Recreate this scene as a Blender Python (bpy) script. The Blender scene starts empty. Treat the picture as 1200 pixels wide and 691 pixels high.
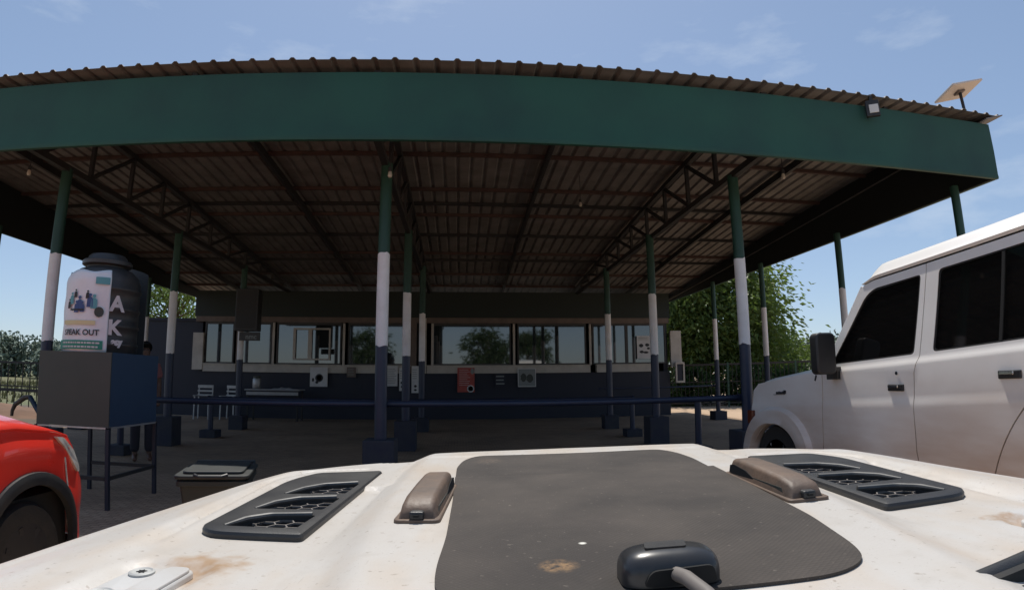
import bpy, bmesh, math, random
from mathutils import Vector, Matrix, noise
R = math.radians
random.seed(7)
scene = bpy.context.scene
COL = scene.collection

# ------------------------------------------------------------------ camera
H = 1.3
PITCH, ROLL, YAW = R(8.2706), R(-0.4273), R(5.3501)
Rt0 = Vector((math.cos(YAW), -math.sin(YAW), 0)); Fw0 = Vector((math.sin(YAW), math.cos(YAW), 0)); Up0 = Vector((0, 0, 1))
Fw = Fw0*math.cos(PITCH) + Up0*math.sin(PITCH); Up1 = Up0*math.cos(PITCH) - Fw0*math.sin(PITCH)
Rt = Rt0*math.cos(ROLL) + Up1*math.sin(ROLL); Up = Up1*math.cos(ROLL) - Rt0*math.sin(ROLL)
cam_d = bpy.data.cameras.new('camera'); cam = bpy.data.objects.new('camera', cam_d); COL.objects.link(cam)
M = Matrix((Rt, Up, -Fw)).transposed().to_4x4(); M.translation = (0, 0, H); cam.matrix_world = M
cam_d.sensor_width = 36; cam_d.sensor_fit = 'HORIZONTAL'; cam_d.lens = 17; cam_d.clip_start = 0.05; cam_d.clip_end = 5000
cam_d.type = 'PANO'                      # a wide action-camera lens: straight lines bow outwards
cc = cam_d if hasattr(cam_d, 'panorama_type') else cam_d.cycles
cc.panorama_type = 'FISHEYE_LENS_POLYNOMIAL'
cc.fisheye_fov = R(170)
cc.fisheye_polynomial_k0 = 0.0
cc.fisheye_polynomial_k1 = -0.05106873352811254
cc.fisheye_polynomial_k2 = 1.2398004619791028e-05
cc.fisheye_polynomial_k3 = 2.1928038311120536e-05
cc.fisheye_polynomial_k4 = -3.939165695664499e-07
scene.camera = cam

# ------------------------------------------------------------------ world, sun, exposure
SUN_DIR = Vector((0.0, 0.44, 1.0)).normalized()      # towards the sun: high, a little left, behind the canopy
w = bpy.data.worlds.new('World'); scene.world = w; w.use_nodes = True
nt = w.node_tree; nt.nodes.clear()
out = nt.nodes.new('ShaderNodeOutputWorld'); bg = nt.nodes.new('ShaderNodeBackground')
sky = nt.nodes.new('ShaderNodeTexSky'); sky.sky_type = 'NISHITA'; sky.sun_disc = False
sky.sun_elevation = math.asin(SUN_DIR.z); sky.sun_rotation = math.atan2(SUN_DIR.x, SUN_DIR.y)
sky.air_density = 1.0; sky.dust_density = 1.0; sky.ozone_density = 1.6; sky.altitude = 900
bg.inputs['Strength'].default_value = 0.1
# thin clouds, laid out by direction
tc = nt.nodes.new('ShaderNodeTexCoord'); mp = nt.nodes.new('ShaderNodeMapping'); mp.inputs['Scale'].default_value = (1.6, 1.6, 5.0); mp.inputs['Location'].default_value = (.35, .1, .25)
nz = nt.nodes.new('ShaderNodeTexNoise'); nz.inputs['Scale'].default_value = 2.2; nz.inputs['Detail'].default_value = 9; nz.inputs['Roughness'].default_value = .6
rp = nt.nodes.new('ShaderNodeValToRGB'); rp.color_ramp.elements[0].position = .56; rp.color_ramp.elements[1].position = .95
rp.color_ramp.elements[1].color = (.6, .6, .6, 1)
mx = nt.nodes.new('ShaderNodeMix'); mx.data_type = 'RGBA'; mx.inputs[7].default_value = (4.4, 4.8, 5.2, 1)
L = nt.links.new
L(tc.outputs['Generated'], mp.inputs['Vector']); L(mp.outputs[0], nz.inputs['Vector']); L(nz.outputs[0], rp.inputs[0])
gm = nt.nodes.new('ShaderNodeGamma'); gm.inputs[1].default_value = .6          # hazy tropical sky: evener than a clear one
tn = nt.nodes.new('ShaderNodeMix'); tn.data_type = 'RGBA'; tn.blend_type = 'MULTIPLY'; tn.inputs[0].default_value = 1; tn.inputs[7].default_value = (1.10, 1.22, 1.38, 1); tn.clamp_result = False
L(sky.outputs[0], gm.inputs[0]); L(gm.outputs[0], tn.inputs[6])
L(rp.outputs[0], mx.inputs[0]); L(tn.outputs[2], mx.inputs[6]); L(mx.outputs[2], bg.inputs[0]); L(bg.outputs[0], out.inputs[0])
sun_d = bpy.data.lights.new('sun', 'SUN'); sun_d.energy = 2.5; sun_d.angle = R(.53); sun_d.color = (1, .95, .87)
sun = bpy.data.objects.new('sun', sun_d); COL.objects.link(sun); sun.location = (0, 0, 30)
sun.rotation_euler = SUN_DIR.to_track_quat('Z', 'Y').to_euler()
vs = scene.view_settings; vs.view_transform = 'Standard'; vs.look = 'None'; vs.gamma = 1; vs.exposure = .85; vs.use_curve_mapping = False
scene.cycles.use_denoising = True
scene.cycles.max_bounces = 8; scene.cycles.diffuse_bounces = 4; scene.cycles.caustics_reflective = False; scene.cycles.caustics_refractive = False

# ------------------------------------------------------------------ materials
def mat(name, col, rough=.6, metal=0, var=.0, vscale=4, col2=None, bump=0, bscale=60, coat=0, spec=.5, speck=0, speck_col=(.2, .13, .08), detail=6, coords='Object'):
    m = bpy.data.materials.new(name); m.use_nodes = True; n = m.node_tree; b = n.nodes['Principled BSDF']
    b.inputs['Roughness'].default_value = rough; b.inputs['Metallic'].default_value = metal
    b.inputs['Coat Weight'].default_value = coat; b.inputs['Coat Roughness'].default_value = .06; b.inputs['Specular IOR Level'].default_value = spec
    b.inputs['Base Color'].default_value = (*col, 1)
    tcn = n.nodes.new('ShaderNodeTexCoord'); last = None
    if var or col2:
        t = n.nodes.new('ShaderNodeTexNoise'); t.inputs['Scale'].default_value = vscale; t.inputs['Detail'].default_value = detail; t.inputs['Roughness'].default_value = .62
        r = n.nodes.new('ShaderNodeValToRGB'); r.color_ramp.elements[0].position = .36; r.color_ramp.elements[1].position = .68
        c2 = col2 or tuple(c*(1-var) for c in col)
        r.color_ramp.elements[0].color = (*col, 1); r.color_ramp.elements[1].color = (*c2, 1)
        n.links.new(tcn.outputs[coords], t.inputs['Vector']); n.links.new(t.outputs[0], r.inputs[0]); last = r.outputs[0]
        rr = n.nodes.new('ShaderNodeMapRange'); rr.inputs['To Min'].default_value = max(.03, rough-.08); rr.inputs['To Max'].default_value = min(1, rough+.12)
        n.links.new(t.outputs[0], rr.inputs[0]); n.links.new(rr.outputs[0], b.inputs['Roughness'])
    if speck:
        t2 = n.nodes.new('ShaderNodeTexNoise'); t2.inputs['Scale'].default_value = 90; t2.inputs['Detail'].default_value = 3
        r2 = n.nodes.new('ShaderNodeValToRGB'); r2.color_ramp.elements[0].position = .66; r2.color_ramp.elements[1].position = .74
        r2.color_ramp.elements[0].color = (0, 0, 0, 1); r2.color_ramp.elements[1].color = (speck, speck, speck, 1)
        mm = n.nodes.new('ShaderNodeMix'); mm.data_type = 'RGBA'; mm.inputs[6].default_value = (*col, 1); mm.inputs[7].default_value = (*speck_col, 1)
        n.links.new(tcn.outputs[coords], t2.inputs['Vector']); n.links.new(t2.outputs[0], r2.inputs[0]); n.links.new(r2.outputs[0], mm.inputs[0])
        if last is not None: n.links.new(last, mm.inputs[6])
        last = mm.outputs[2]
    if last is not None: n.links.new(last, b.inputs['Base Color'])
    if bump:
        t3 = n.nodes.new('ShaderNodeTexNoise'); t3.inputs['Scale'].default_value = bscale; t3.inputs['Detail'].default_value = 4
        bp = n.nodes.new('ShaderNodeBump'); bp.inputs['Strength'].default_value = bump; bp.inputs['Distance'].default_value = .01
        n.links.new(tcn.outputs[coords], t3.inputs['Vector']); n.links.new(t3.outputs[0], bp.inputs['Height']); n.links.new(bp.outputs[0], b.inputs['Normal'])
    return m

MT = {}
MT['dirt'] = mat('dusty_ground', (.50, .36, .245), .95, var=.4, vscale=.35, col2=(.40, .285, .19), bump=.5, bscale=9, speck=.5, speck_col=(.12, .09, .06))
MT['dimmed_verge'] = mat('vignetted_earth', (.13, .092, .062), .95, vscale=.8, col2=(.085, .068, .045), bump=.4, bscale=8)  # earth darkened: the windscreen's vignette on the left put into the colour
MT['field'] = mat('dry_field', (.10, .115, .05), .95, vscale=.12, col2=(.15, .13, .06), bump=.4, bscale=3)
MT['green_sheet'] = mat('green_painted_sheet', (.011, .072, .048), .6, vscale=1.0, col2=(.009, .050, .041), bump=.12, bscale=2.5, detail=8)
MT['green_dark'] = mat('dark_green_paint', (.012, .058, .040), .5, vscale=2, var=.25)
MT['roof'] = mat('bare_roof_sheet', (.21, .195, .185), .65, metal=.2, vscale=2.5, col2=(.13, .118, .11), speck=.4, speck_col=(.16, .08, .05))
MT['steel_dark'] = mat('dark_steel', (.016, .016, .018), .6, vscale=4, col2=(.024, .02, .018))
MT['timber'] = mat('red_brown_purlin', (.082, .042, .034), .7, vscale=5, col2=(.048, .03, .027))
MT['blue'] = mat('navy_paint', (.011, .019, .048), .42, vscale=3, col2=(.019, .028, .058), speck=.3, speck_col=(.12, .12, .12), bump=.1, bscale=20)
MT['blue_mat'] = mat('dull_navy_paint', (.008, .011, .026), .6, vscale=3, col2=(.013, .016, .028))
MT['white_col'] = mat('white_column_paint', (.80, .78, .78), .5, vscale=4, col2=(.70, .67, .65), speck=.4, speck_col=(.3, .27, .24))
MT['concrete'] = mat('dark_painted_concrete', (.018, .022, .042), .75, vscale=4, col2=(.04, .042, .05), bump=.3, bscale=30)
MT['cream'] = mat('offwhite_wall_paint', (.50, .47, .42), .65, vscale=3, col2=(.40, .37, .33))
MT['brownframe'] = mat('brown_frame_paint', (.16, .12, .10), .6, vscale=4, col2=(.11, .085, .07))
MT['darkframe'] = mat('dark_window_frame', (.045, .042, .04), .5, vscale=4, col2=(.03, .028, .027))
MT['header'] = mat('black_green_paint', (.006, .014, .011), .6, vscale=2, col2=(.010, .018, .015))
MT['shade_sheet'] = mat('shade_black_sheet', (.007, .010, .010), .7, vscale=2, col2=(.012, .014, .013))  # near-black stands for shade, not a coating
MT['alu'] = mat('aluminium', (.45, .45, .43), .65, metal=.2, var=.1)
MT['office_int'] = mat('office_inside', (.12, .12, .11), .9)
MT['blackplastic'] = mat('black_plastic', (.018, .018, .02), .45, vscale=8, col2=(.028, .027, .026), bump=.15, bscale=400)
MT['tank'] = mat('black_tank_plastic', (.030, .032, .034), .42, vscale=5, col2=(.05, .048, .045))
MT['paper'] = mat('paper', (.62, .62, .62), .7, vscale=3, col2=(.52, .52, .53))
MT['vinyl'] = mat('white_vinyl_banner', (.74, .78, .80), .5, vscale=3, col2=(.66, .69, .72), bump=.15, bscale=8)
MT['ink'] = mat('dark_ink', (.02, .02, .025), .6)
MT['inkblue'] = mat('blue_ink', (.04, .08, .22), .6)
MT['inkteal'] = mat('teal_ink', (.10, .32, .36), .6)
MT['inkyellow'] = mat('pale_yellow_ink', (.62, .57, .32), .6)
MT['inkgreen'] = mat('green_ink', (.02, .22, .15), .6)
MT['red_ink'] = mat('red_ink', (.42, .08, .06), .6, vscale=9, col2=(.33, .06, .05))
MT['grey_ink'] = mat('grey_ink', (.22, .24, .24), .6)
MT['olive'] = mat('dark_olive_sheet_paint', (.032, .040, .035), .5, vscale=2, col2=(.05, .055, .047), bump=.1, bscale=3)
MT['bluesheet'] = mat('blue_sheet_paint', (.022, .05, .10), .45, vscale=2, col2=(.03, .065, .12), bump=.1, bscale=3)
MT['greysheet'] = mat('grey_black_sheet', (.03, .034, .038), .5, vscale=3, col2=(.045, .047, .05))
MT['galv'] = mat('galvanised_steel', (.45, .45, .46), .45, metal=.6, vscale=4, col2=(.30, .28, .26))
MT['rubber'] = mat('tyre_rubber', (.014, .0135, .013), .75, vscale=12, col2=(.026, .023, .02), bump=.2, bscale=60)
MT['bin'] = mat('grey_green_bin_plastic', (.016, .020, .020), .55, vscale=5, col2=(.026, .029, .028))
MT['red_paint'] = mat('red_car_paint', (.75, .035, .022), .28, coat=.8, vscale=2.5, col2=(.68, .04, .025), speck=.12, speck_col=(.35, .2, .14))
MT['glass_dark'] = mat('tinted_glass', (.006, .006, .006), .04, spec=.6)
MT['lens'] = mat('headlamp_lens', (.62, .60, .55), .12, spec=.7, vscale=10, col2=(.35, .33, .30))
MT['chrome'] = mat('chrome', (.7, .7, .7), .12, metal=1)
MT['orange'] = mat('amber_lens', (.12, .03, .015), .2)
MT['gap'] = mat('shut_line_black', (.008, .008, .008), .9)
MT['bark'] = mat('bark', (.12, .085, .055), .9, vscale=8, col2=(.07, .05, .035), bump=.5, bscale=20)
MT['leafA'] = mat('broad_leaf', (.085, .14, .03), .5, vscale=1.2, col2=(.14, .195, .05))
MT['leafB'] = mat('dark_leaf', (.035, .075, .018), .55, vscale=1.2, col2=(.07, .12, .03))
MT['leafC'] = mat('hazy_far_leaf', (.13, .17, .13), .85, vscale=.4, col2=(.17, .205, .15))  # distance haze put into the leaf colour as a paler tone
for k in ('leafA', 'leafB'):
    n = MT[k].node_tree; b = n.nodes['Principled BSDF']; tl = n.nodes.new('ShaderNodeBsdfTranslucent'); ms = n.nodes.new('ShaderNodeMixShader'); ms.inputs[0].default_value = .45
    tl.inputs[0].default_value = (.16, .24, .045, 1) if k == 'leafA' else (.08, .14, .03, 1)
    n.links.new(b.outputs[0], ms.inputs[1]); n.links.new(tl.outputs[0], ms.inputs[2]); n.links.new(ms.outputs[0], n.nodes['Material Output'].inputs[0])
MT['chairwhite'] = mat('white_plastic_chair', (.55, .55, .55), .5, vscale=5, col2=(.45, .45, .44))
MT['table'] = mat('grey_table_top', (.35, .35, .36), .5, vscale=4, col2=(.28, .28, .28))
MT['cloth'] = mat('pale_cloth', (.42, .42, .44), .9, vscale=6, col2=(.34, .34, .36))
MT['skin'] = mat('brown_skin', (.10, .05, .032), .55)
MT['pink'] = mat('pink_shirt', (.26, .10, .10), .9, vscale=6, col2=(.20, .08, .085))
MT['trousers'] = mat('dark_trousers', (.02, .02, .028), .9)
MT['hair'] = mat('black_hair', (.01, .01, .01), .8)
MT['dish'] = mat('white_dish_plastic', (.62, .55, .50), .5, var=.05)
MT['bulb'] = mat('dusty_bulb', (.42, .38, .32), .3)
MT['screenpanel'] = mat('lamp_panel', (.62, .62, .60), .35)
MT['grassblade'] = mat('dry_grass', (.14, .14, .05), .9, vscale=2, col2=(.22, .18, .08))
MT['hinge_paint'] = mat('white_painted_metal', (.60, .59, .57), .35, coat=.3, vscale=6, col2=(.50, .46, .41))
MT['brown_dusty'] = mat('dust_covered_plastic', (.145, .095, .065), .55, vscale=10, col2=(.075, .055, .043), bump=.15, bscale=80)
MT['cable'] = mat('dusty_grey_cable', (.16, .14, .125), .65)
MT['dustyedge'] = mat('dusty_plastic_edge', (.10, .096, .09), .5, vscale=30, col2=(.06, .058, .056))
MT['silltrim'] = mat('grey_sill_trim', (.16, .17, .18), .5, vscale=6, col2=(.21, .20, .19))
MT['pod'] = mat('glossy_black_plastic', (.022, .024, .028), .27, vscale=10, col2=(.04, .038, .036))
MT['scrap'] = mat('torn_paper', (.55, .53, .48), .8)

# paver floor under the canopy
def paver():
    m = mat('old_paver_floor', (.42, .29, .185), .9, vscale=.7, col2=(.26, .18, .12), bump=.3, bscale=25)
    n = m.node_tree; b = n.nodes['Principled BSDF']; src = b.inputs['Base Color'].links[0].from_socket
    br = n.nodes.new('ShaderNodeTexBrick'); br.inputs['Scale'].default_value = 4.5; br.inputs['Mortar Size'].default_value = .018
    br.inputs['Color1'].default_value = (1, 1, 1, 1); br.inputs['Color2'].default_value = (.78, .76, .74, 1); br.inputs['Mortar'].default_value = (.45, .42, .4, 1)
    tcn = n.nodes.new('ShaderNodeTexCoord'); n.links.new(tcn.outputs['Object'], br.inputs['Vector'])
    mm = n.nodes.new('ShaderNodeMix'); mm.data_type = 'RGBA'; mm.blend_type = 'MULTIPLY'; mm.inputs[0].default_value = 1
    n.links.new(src, mm.inputs[6]); n.links.new(br.outputs[0], mm.inputs[7]); n.links.new(mm.outputs[2], b.inputs['Base Color'])
    return m
MT['paver'] = paver()

# dusty white paint of the near car's bonnet: dust drifts, fine dirt specks, rust round the hinges
def bonnet_paint():
    m = mat('dusty_white_car_paint', (.56, .535, .50), .42, coat=.12, vscale=2.2, col2=(.50, .46, .41), speck=.0, detail=9)
    n = m.node_tree; b = n.nodes['Principled BSDF']; cur = b.inputs['Base Color'].links[0].from_socket
    tcn = n.nodes.new('ShaderNodeTexCoord'); obj = tcn.outputs['Object']
    def noise_mask(scale, lo, hi, amt, vec=obj, det=4):
        t = n.nodes.new('ShaderNodeTexNoise'); t.inputs['Scale'].default_value = scale; t.inputs['Detail'].default_value = det
        r = n.nodes.new('ShaderNodeValToRGB'); r.color_ramp.elements[0].position = lo; r.color_ramp.elements[1].position = hi
        r.color_ramp.elements[0].color = (0, 0, 0, 1); r.color_ramp.elements[1].color = (amt, amt, amt, 1)
        n.links.new(vec, t.inputs['Vector']); n.links.new(t.outputs[0], r.inputs[0]); return r.outputs[0]
    def over(cur, mask, col):
        x = n.nodes.new('ShaderNodeMix'); x.data_type = 'RGBA'; x.inputs[7].default_value = (*col, 1)
        n.links.new(cur, x.inputs[6]); n.links.new(mask, x.inputs[0]); return x.outputs[2]
    mpn = n.nodes.new('ShaderNodeMapping'); mpn.inputs['Scale'].default_value = (2.2, .8, 1); n.links.new(obj, mpn.inputs['Vector'])
    cur = over(cur, noise_mask(4.5, .45, .72, .6, mpn.outputs[0], 8), (.52, .42, .32))
    cur = over(cur, noise_mask(22, .56, .70, .35, obj, 6), (.46, .42, .37))
    cur = over(cur, noise_mask(75, .655, .70, .6), (.30, .25, .20))
    cur = over(cur, noise_mask(260, .66, .72, .5), (.28, .24, .20))
    mps = n.nodes.new('ShaderNodeMapping'); mps.inputs['Scale'].default_value = (60, 5, 1); mps.inputs['Rotation'].default_value = (0, 0, .5); n.links.new(obj, mps.inputs['Vector'])
    cur = over(cur, noise_mask(3, .68, .71, .5, mps.outputs[0], 5), (.40, .36, .31))
    sep = n.nodes.new('ShaderNodeSeparateXYZ'); n.links.new(obj, sep.inputs[0])
    for cx, cy, rad in ((-.645, .795, .085), (.645, .795, .045)):
        d = n.nodes.new('ShaderNodeVectorMath'); d.operation = 'DISTANCE'; d.inputs[1].default_value = (cx, cy, 1.03)
        wv = n.nodes.new('ShaderNodeTexNoise'); wv.inputs['Scale'].default_value = 30; wv.inputs['Detail'].default_value = 10; n.links.new(obj, wv.inputs['Vector'])
        ad = n.nodes.new('ShaderNodeVectorMath'); ad.operation = 'MULTIPLY_ADD'; ad.inputs[1].default_value = (.17, .17, 0)
        n.links.new(wv.outputs[1], ad.inputs[0]); n.links.new(obj, ad.inputs[2])
        sb = n.nodes.new('ShaderNodeVectorMath'); sb.operation = 'SUBTRACT'; sb.inputs[1].default_value = (.085, .085, 0); n.links.new(ad.outputs[0], sb.inputs[0])
        n.links.new(sb.outputs[0], d.inputs[0])
        mr = n.nodes.new('ShaderNodeMapRange'); mr.inputs['From Min'].default_value = rad; mr.inputs['From Max'].default_value = rad*.15
        mr.inputs['To Min'].default_value = 0; mr.inputs['To Max'].default_value = .85; n.links.new(d.outputs['Value'], mr.inputs[0])
        cur = over(cur, mr.outputs[0], (.36, .215, .105))
    n.links.new(cur, b.inputs['Base Color'])
    t3 = n.nodes.new('ShaderNodeTexNoise'); t3.inputs['Scale'].default_value = 180; t3.inputs['Detail'].default_value = 3
    bp = n.nodes.new('ShaderNodeBump'); bp.inputs['Strength'].default_value = .10; bp.inputs['Distance'].default_value = .004
    n.links.new(obj, t3.inputs['Vector']); n.links.new(t3.outputs[0], bp.inputs['Height']); n.links.new(bp.outputs[0], b.inputs['Normal'])
    return m
MT['bonnet'] = bonnet_paint()

# black ribbed anti-glare mat, dusty
def mat_rubber():
    m = mat('dusty_black_mat', (.046, .040, .036), .8, vscale=3.5, col2=(.085, .072, .062), spec=.25, detail=9, speck=.45, speck_col=(.20, .17, .14))
    n = m.node_tree; b = n.nodes['Principled BSDF']; cur = b.inputs['Base Color'].links[0].from_socket
    tcn = n.nodes.new('ShaderNodeTexCoord')
    mpn = n.nodes.new('ShaderNodeMapping'); mpn.inputs['Rotation'].default_value = (0, 0, R(45)); n.links.new(tcn.outputs['Object'], mpn.inputs['Vector'])
    ck = n.nodes.new('ShaderNodeTexVoronoi'); ck.inputs['Scale'].default_value = 150; ck.inputs['Randomness'].default_value = 0
    n.links.new(mpn.outputs[0], ck.inputs['Vector'])
    bp = n.nodes.new('ShaderNodeBump'); bp.inputs['Strength'].default_value = .5; bp.inputs['Distance'].default_value = .003
    n.links.new(ck.outputs['Distance'], bp.inputs['Height']); n.links.new(bp.outputs[0], b.inputs['Normal'])
    for cx, cy, rad, c, amt in ((-.118, .735, .030, (.24, .15, .08), .8), (-.25, 1.72, .05, (.16, .12, .09), .35), (-.075, .83, .007, (.7, .68, .6), 1)):
        d = n.nodes.new('ShaderNodeVectorMath'); d.operation = 'DISTANCE'; d.inputs[1].default_value = (cx, cy, 1.055)
        n.links.new(tcn.outputs['Object'], d.inputs[0])
        mr = n.nodes.new('ShaderNodeMapRange'); mr.inputs['From Min'].default_value = rad; mr.inputs['From Max'].default_value = rad*.4
        mr.inputs['To Min'].default_value = 0; mr.inputs['To Max'].default_value = amt; n.links.new(d.outputs['Value'], mr.inputs[0])
        wv = n.nodes.new('ShaderNodeTexNoise'); wv.inputs['Scale'].default_value = 120; n.links.new(tcn.outputs['Object'], wv.inputs['Vector'])
        mu = n.nodes.new('ShaderNodeMath'); mu.operation = 'MULTIPLY'; mu.use_clamp = True
        m2 = n.nodes.new('ShaderNodeMath'); m2.operation = 'MULTIPLY_ADD'; m2.inputs[1].default_value = 4 if rad > .01 else 0; m2.inputs[2].default_value = -1.3 if rad > .01 else 1; n.links.new(wv.outputs[0], m2.inputs[0])
        n.links.new(mr.outputs[0], mu.inputs[0]); n.links.new(m2.outputs[0], mu.inputs[1])
        x = n.nodes.new('ShaderNodeMix'); x.data_type = 'RGBA'; x.inputs[7].default_value = (*c, 1)
        n.links.new(cur, x.inputs[6]); n.links.new(mu.outputs[0], x.inputs[0]); cur = x.outputs[2]
    n.links.new(cur, b.inputs['Base Color'])
    return m
MT['mat'] = mat_rubber()

# white estate car paint: red dust and painted-in ground reflection brown its lower half
def dust_reflection_white():
    m = mat('white_car_paint', (.86, .83, .79), .34, coat=.25, vscale=2, col2=(.80, .765, .725))
    n = m.node_tree; b = n.nodes['Principled BSDF']; cur = b.inputs['Base Color'].links[0].from_socket
    tcn = n.nodes.new('ShaderNodeTexCoord'); sep = n.nodes.new('ShaderNodeSeparateXYZ'); n.links.new(tcn.outputs['Object'], sep.inputs[0])
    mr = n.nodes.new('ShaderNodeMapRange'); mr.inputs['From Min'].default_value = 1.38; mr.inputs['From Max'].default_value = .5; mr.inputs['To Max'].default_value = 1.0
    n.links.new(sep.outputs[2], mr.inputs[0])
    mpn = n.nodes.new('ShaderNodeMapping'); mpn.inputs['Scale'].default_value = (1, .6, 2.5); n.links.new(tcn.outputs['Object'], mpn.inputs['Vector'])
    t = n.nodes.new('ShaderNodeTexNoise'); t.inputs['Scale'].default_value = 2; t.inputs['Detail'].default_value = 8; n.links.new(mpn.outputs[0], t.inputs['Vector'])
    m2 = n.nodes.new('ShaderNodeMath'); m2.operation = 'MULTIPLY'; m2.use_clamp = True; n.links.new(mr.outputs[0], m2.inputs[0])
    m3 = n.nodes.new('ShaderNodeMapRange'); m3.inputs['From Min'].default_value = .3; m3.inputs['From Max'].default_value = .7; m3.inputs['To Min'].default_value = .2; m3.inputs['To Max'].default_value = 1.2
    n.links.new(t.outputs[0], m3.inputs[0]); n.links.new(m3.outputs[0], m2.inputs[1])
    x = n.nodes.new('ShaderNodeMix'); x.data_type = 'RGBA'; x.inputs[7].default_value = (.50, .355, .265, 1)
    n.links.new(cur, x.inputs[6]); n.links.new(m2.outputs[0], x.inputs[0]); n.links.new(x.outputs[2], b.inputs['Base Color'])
    return m
MT['lcwhite'] = dust_reflection_white()

# office glazing: opaque, the dim room put into its dark colour; mirrors the yard
def glazing():
    m = bpy.data.materials.new('window_glass'); m.use_nodes = True; n = m.node_tree; b = n.nodes['Principled BSDF']
    b.inputs['Base Color'].default_value = (.02, .024, .026, 1); b.inputs['Roughness'].default_value = .03; b.inputs['IOR'].default_value = 2.1
    return m
MT['glass'] = glazing()

# ------------------------------------------------------------------ mesh helpers
def finish(name, bm, m, parent=None, smooth=False, loc=None, bevel=0, angle=40):
    me = bpy.data.meshes.new(name); bmesh.ops.recalc_face_normals(bm, faces=bm.faces); bm.to_mesh(me); bm.free()
    o = bpy.data.objects.new(name, me); COL.objects.link(o)
    if m: me.materials.append(MT[m] if isinstance(m, str) else m)
    if smooth:
        for p in me.polygons: p.use_smooth = True
        try: me.set_sharp_from_angle(angle=R(angle))
        except Exception: pass
    if parent: o.parent = parent
    if loc: o.location = loc
    if bevel:
        md = o.modifiers.new('bevel', 'BEVEL'); md.width = bevel; md.segments = 2; md.limit_method = 'ANGLE'
    return o
def tag(o, label=None, cat=None, group=None, kind=None):
    if label: o['label'] = label
    if cat: o['category'] = cat
    if group: o['group'] = group
    if kind: o['kind'] = kind
    return o
def thing(name, loc, label, cat, group=None, rz=0):
    o = bpy.data.objects.new(name, None); COL.objects.link(o); o.location = loc; o.rotation_euler = (0, 0, rz); o.empty_display_size = .1
    return tag(o, label, cat, group)
def copy_tree(o, parent=None):
    c = o.copy(); COL.objects.link(c)
    if parent: c.parent = parent
    for ch in list(o.children): copy_tree(ch, c)
    return c
def box(bm, c, s, rot=None):
    v = []
    for dx in (-.5, .5):
        for dy in (-.5, .5):
            for dz in (-.5, .5):
                p = Vector((dx*s[0], dy*s[1], dz*s[2]))
                if rot: p = rot @ p
                v.append(bm.verts.new(Vector(c)+p))
    for f in ((0, 1, 3, 2), (4, 6, 7, 5), (0, 4, 5, 1), (2, 3, 7, 6), (0, 2, 6, 4), (1, 5, 7, 3)): bm.faces.new([v[i] for i in f])
    return v
def bxr(bm, x0, x1, y0, y1, z0, z1): box(bm, ((x0+x1)/2, (y0+y1)/2, (z0+z1)/2), (x1-x0, y1-y0, z1-z0))
def tube(bm, pts, r, seg=10, caps=True):
    pts = [Vector(p) for p in pts]; rs = r if isinstance(r, (list, tuple)) else [r]*len(pts); rings = []
    up = None
    for i, p in enumerate(pts):
        t = (pts[min(i+1, len(pts)-1)] - pts[max(i-1, 0)]).normalized()
        if up is None: up = Vector((0, 0, 1)) if abs(t.z) < .9 else Vector((1, 0, 0))
        a = t.cross(up).normalized(); b = a.cross(t).normalized(); up = b
        rings.append([bm.verts.new(p + (a*math.cos(2*math.pi*k/seg) + b*math.sin(2*math.pi*k/seg))*rs[i]) for k in range(seg)])
    for i in range(len(rings)-1):
        for k in range(seg): bm.faces.new((rings[i][k], rings[i][(k+1) % seg], rings[i+1][(k+1) % seg], rings[i+1][k]))
    if caps: bm.faces.new(rings[0][::-1]); bm.faces.new(rings[-1])
def beam(bm, p0, p1, w_, h_):
    p0, p1 = Vector(p0), Vector(p1); d = p1-p0; t = d.normalized(); up = Vector((0, 0, 1)) if abs(t.z) < .95 else Vector((0, 1, 0))
    a = t.cross(up).normalized(); b = a.cross(t).normalized(); v = []
    for p in (p0, p1):
        for sa, sb in ((-1, -1), (1, -1), (1, 1), (-1, 1)): v.append(bm.verts.new(p + a*sa*w_/2 + b*sb*h_/2))
    for f in ((0, 1, 2, 3), (7, 6, 5, 4), (0, 4, 5, 1), (1, 5, 6, 2), (2, 6, 7, 3), (3, 7, 4, 0)): bm.faces.new([v[i] for i in f])
def lathe(bm, prof, seg=32, c=(0, 0, 0), axis='z', a0=0, a1=2*math.pi):
    full = abs(a1-a0-2*math.pi) < 1e-6; n = seg if full else seg+1; rings = []
    for r, z in prof:
        ring = []
        for k in range(n):
            a = a0+(a1-a0)*k/seg; x, y = r*math.cos(a), r*math.sin(a)
            p = {'z': (x, y, z), 'x': (z, x, y), 'y': (x, z, y)}[axis]
            ring.append(bm.verts.new(Vector(c)+Vector(p)))
        rings.append(ring)
    for i in range(len(rings)-1):
        for k in range(seg):
            k2 = (k+1) % n
            try: bm.faces.new((rings[i][k], rings[i][k2], rings[i+1][k2], rings[i+1][k]))
            except ValueError: pass
    if full:
        for rg in (rings[0], rings[-1]):
            try: bm.faces.new(rg)
            except ValueError: pass
def prism(bm, poly, z0, z1, fn=None):
    """poly in 2D; fn maps (a,b,z) -> 3D"""
    fn = fn or (lambda a, b, z: (a, b, z))
    lo = [bm.verts.new(fn(a, b, z0)) for a, b in poly]; hi = [bm.verts.new(fn(a, b, z1)) for a, b in poly]
    bm.faces.new(lo[::-1]); bm.faces.new(hi); n = len(poly)
    for i in range(n): bm.faces.new((lo[i], lo[(i+1) % n], hi[(i+1) % n], hi[i]))
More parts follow.
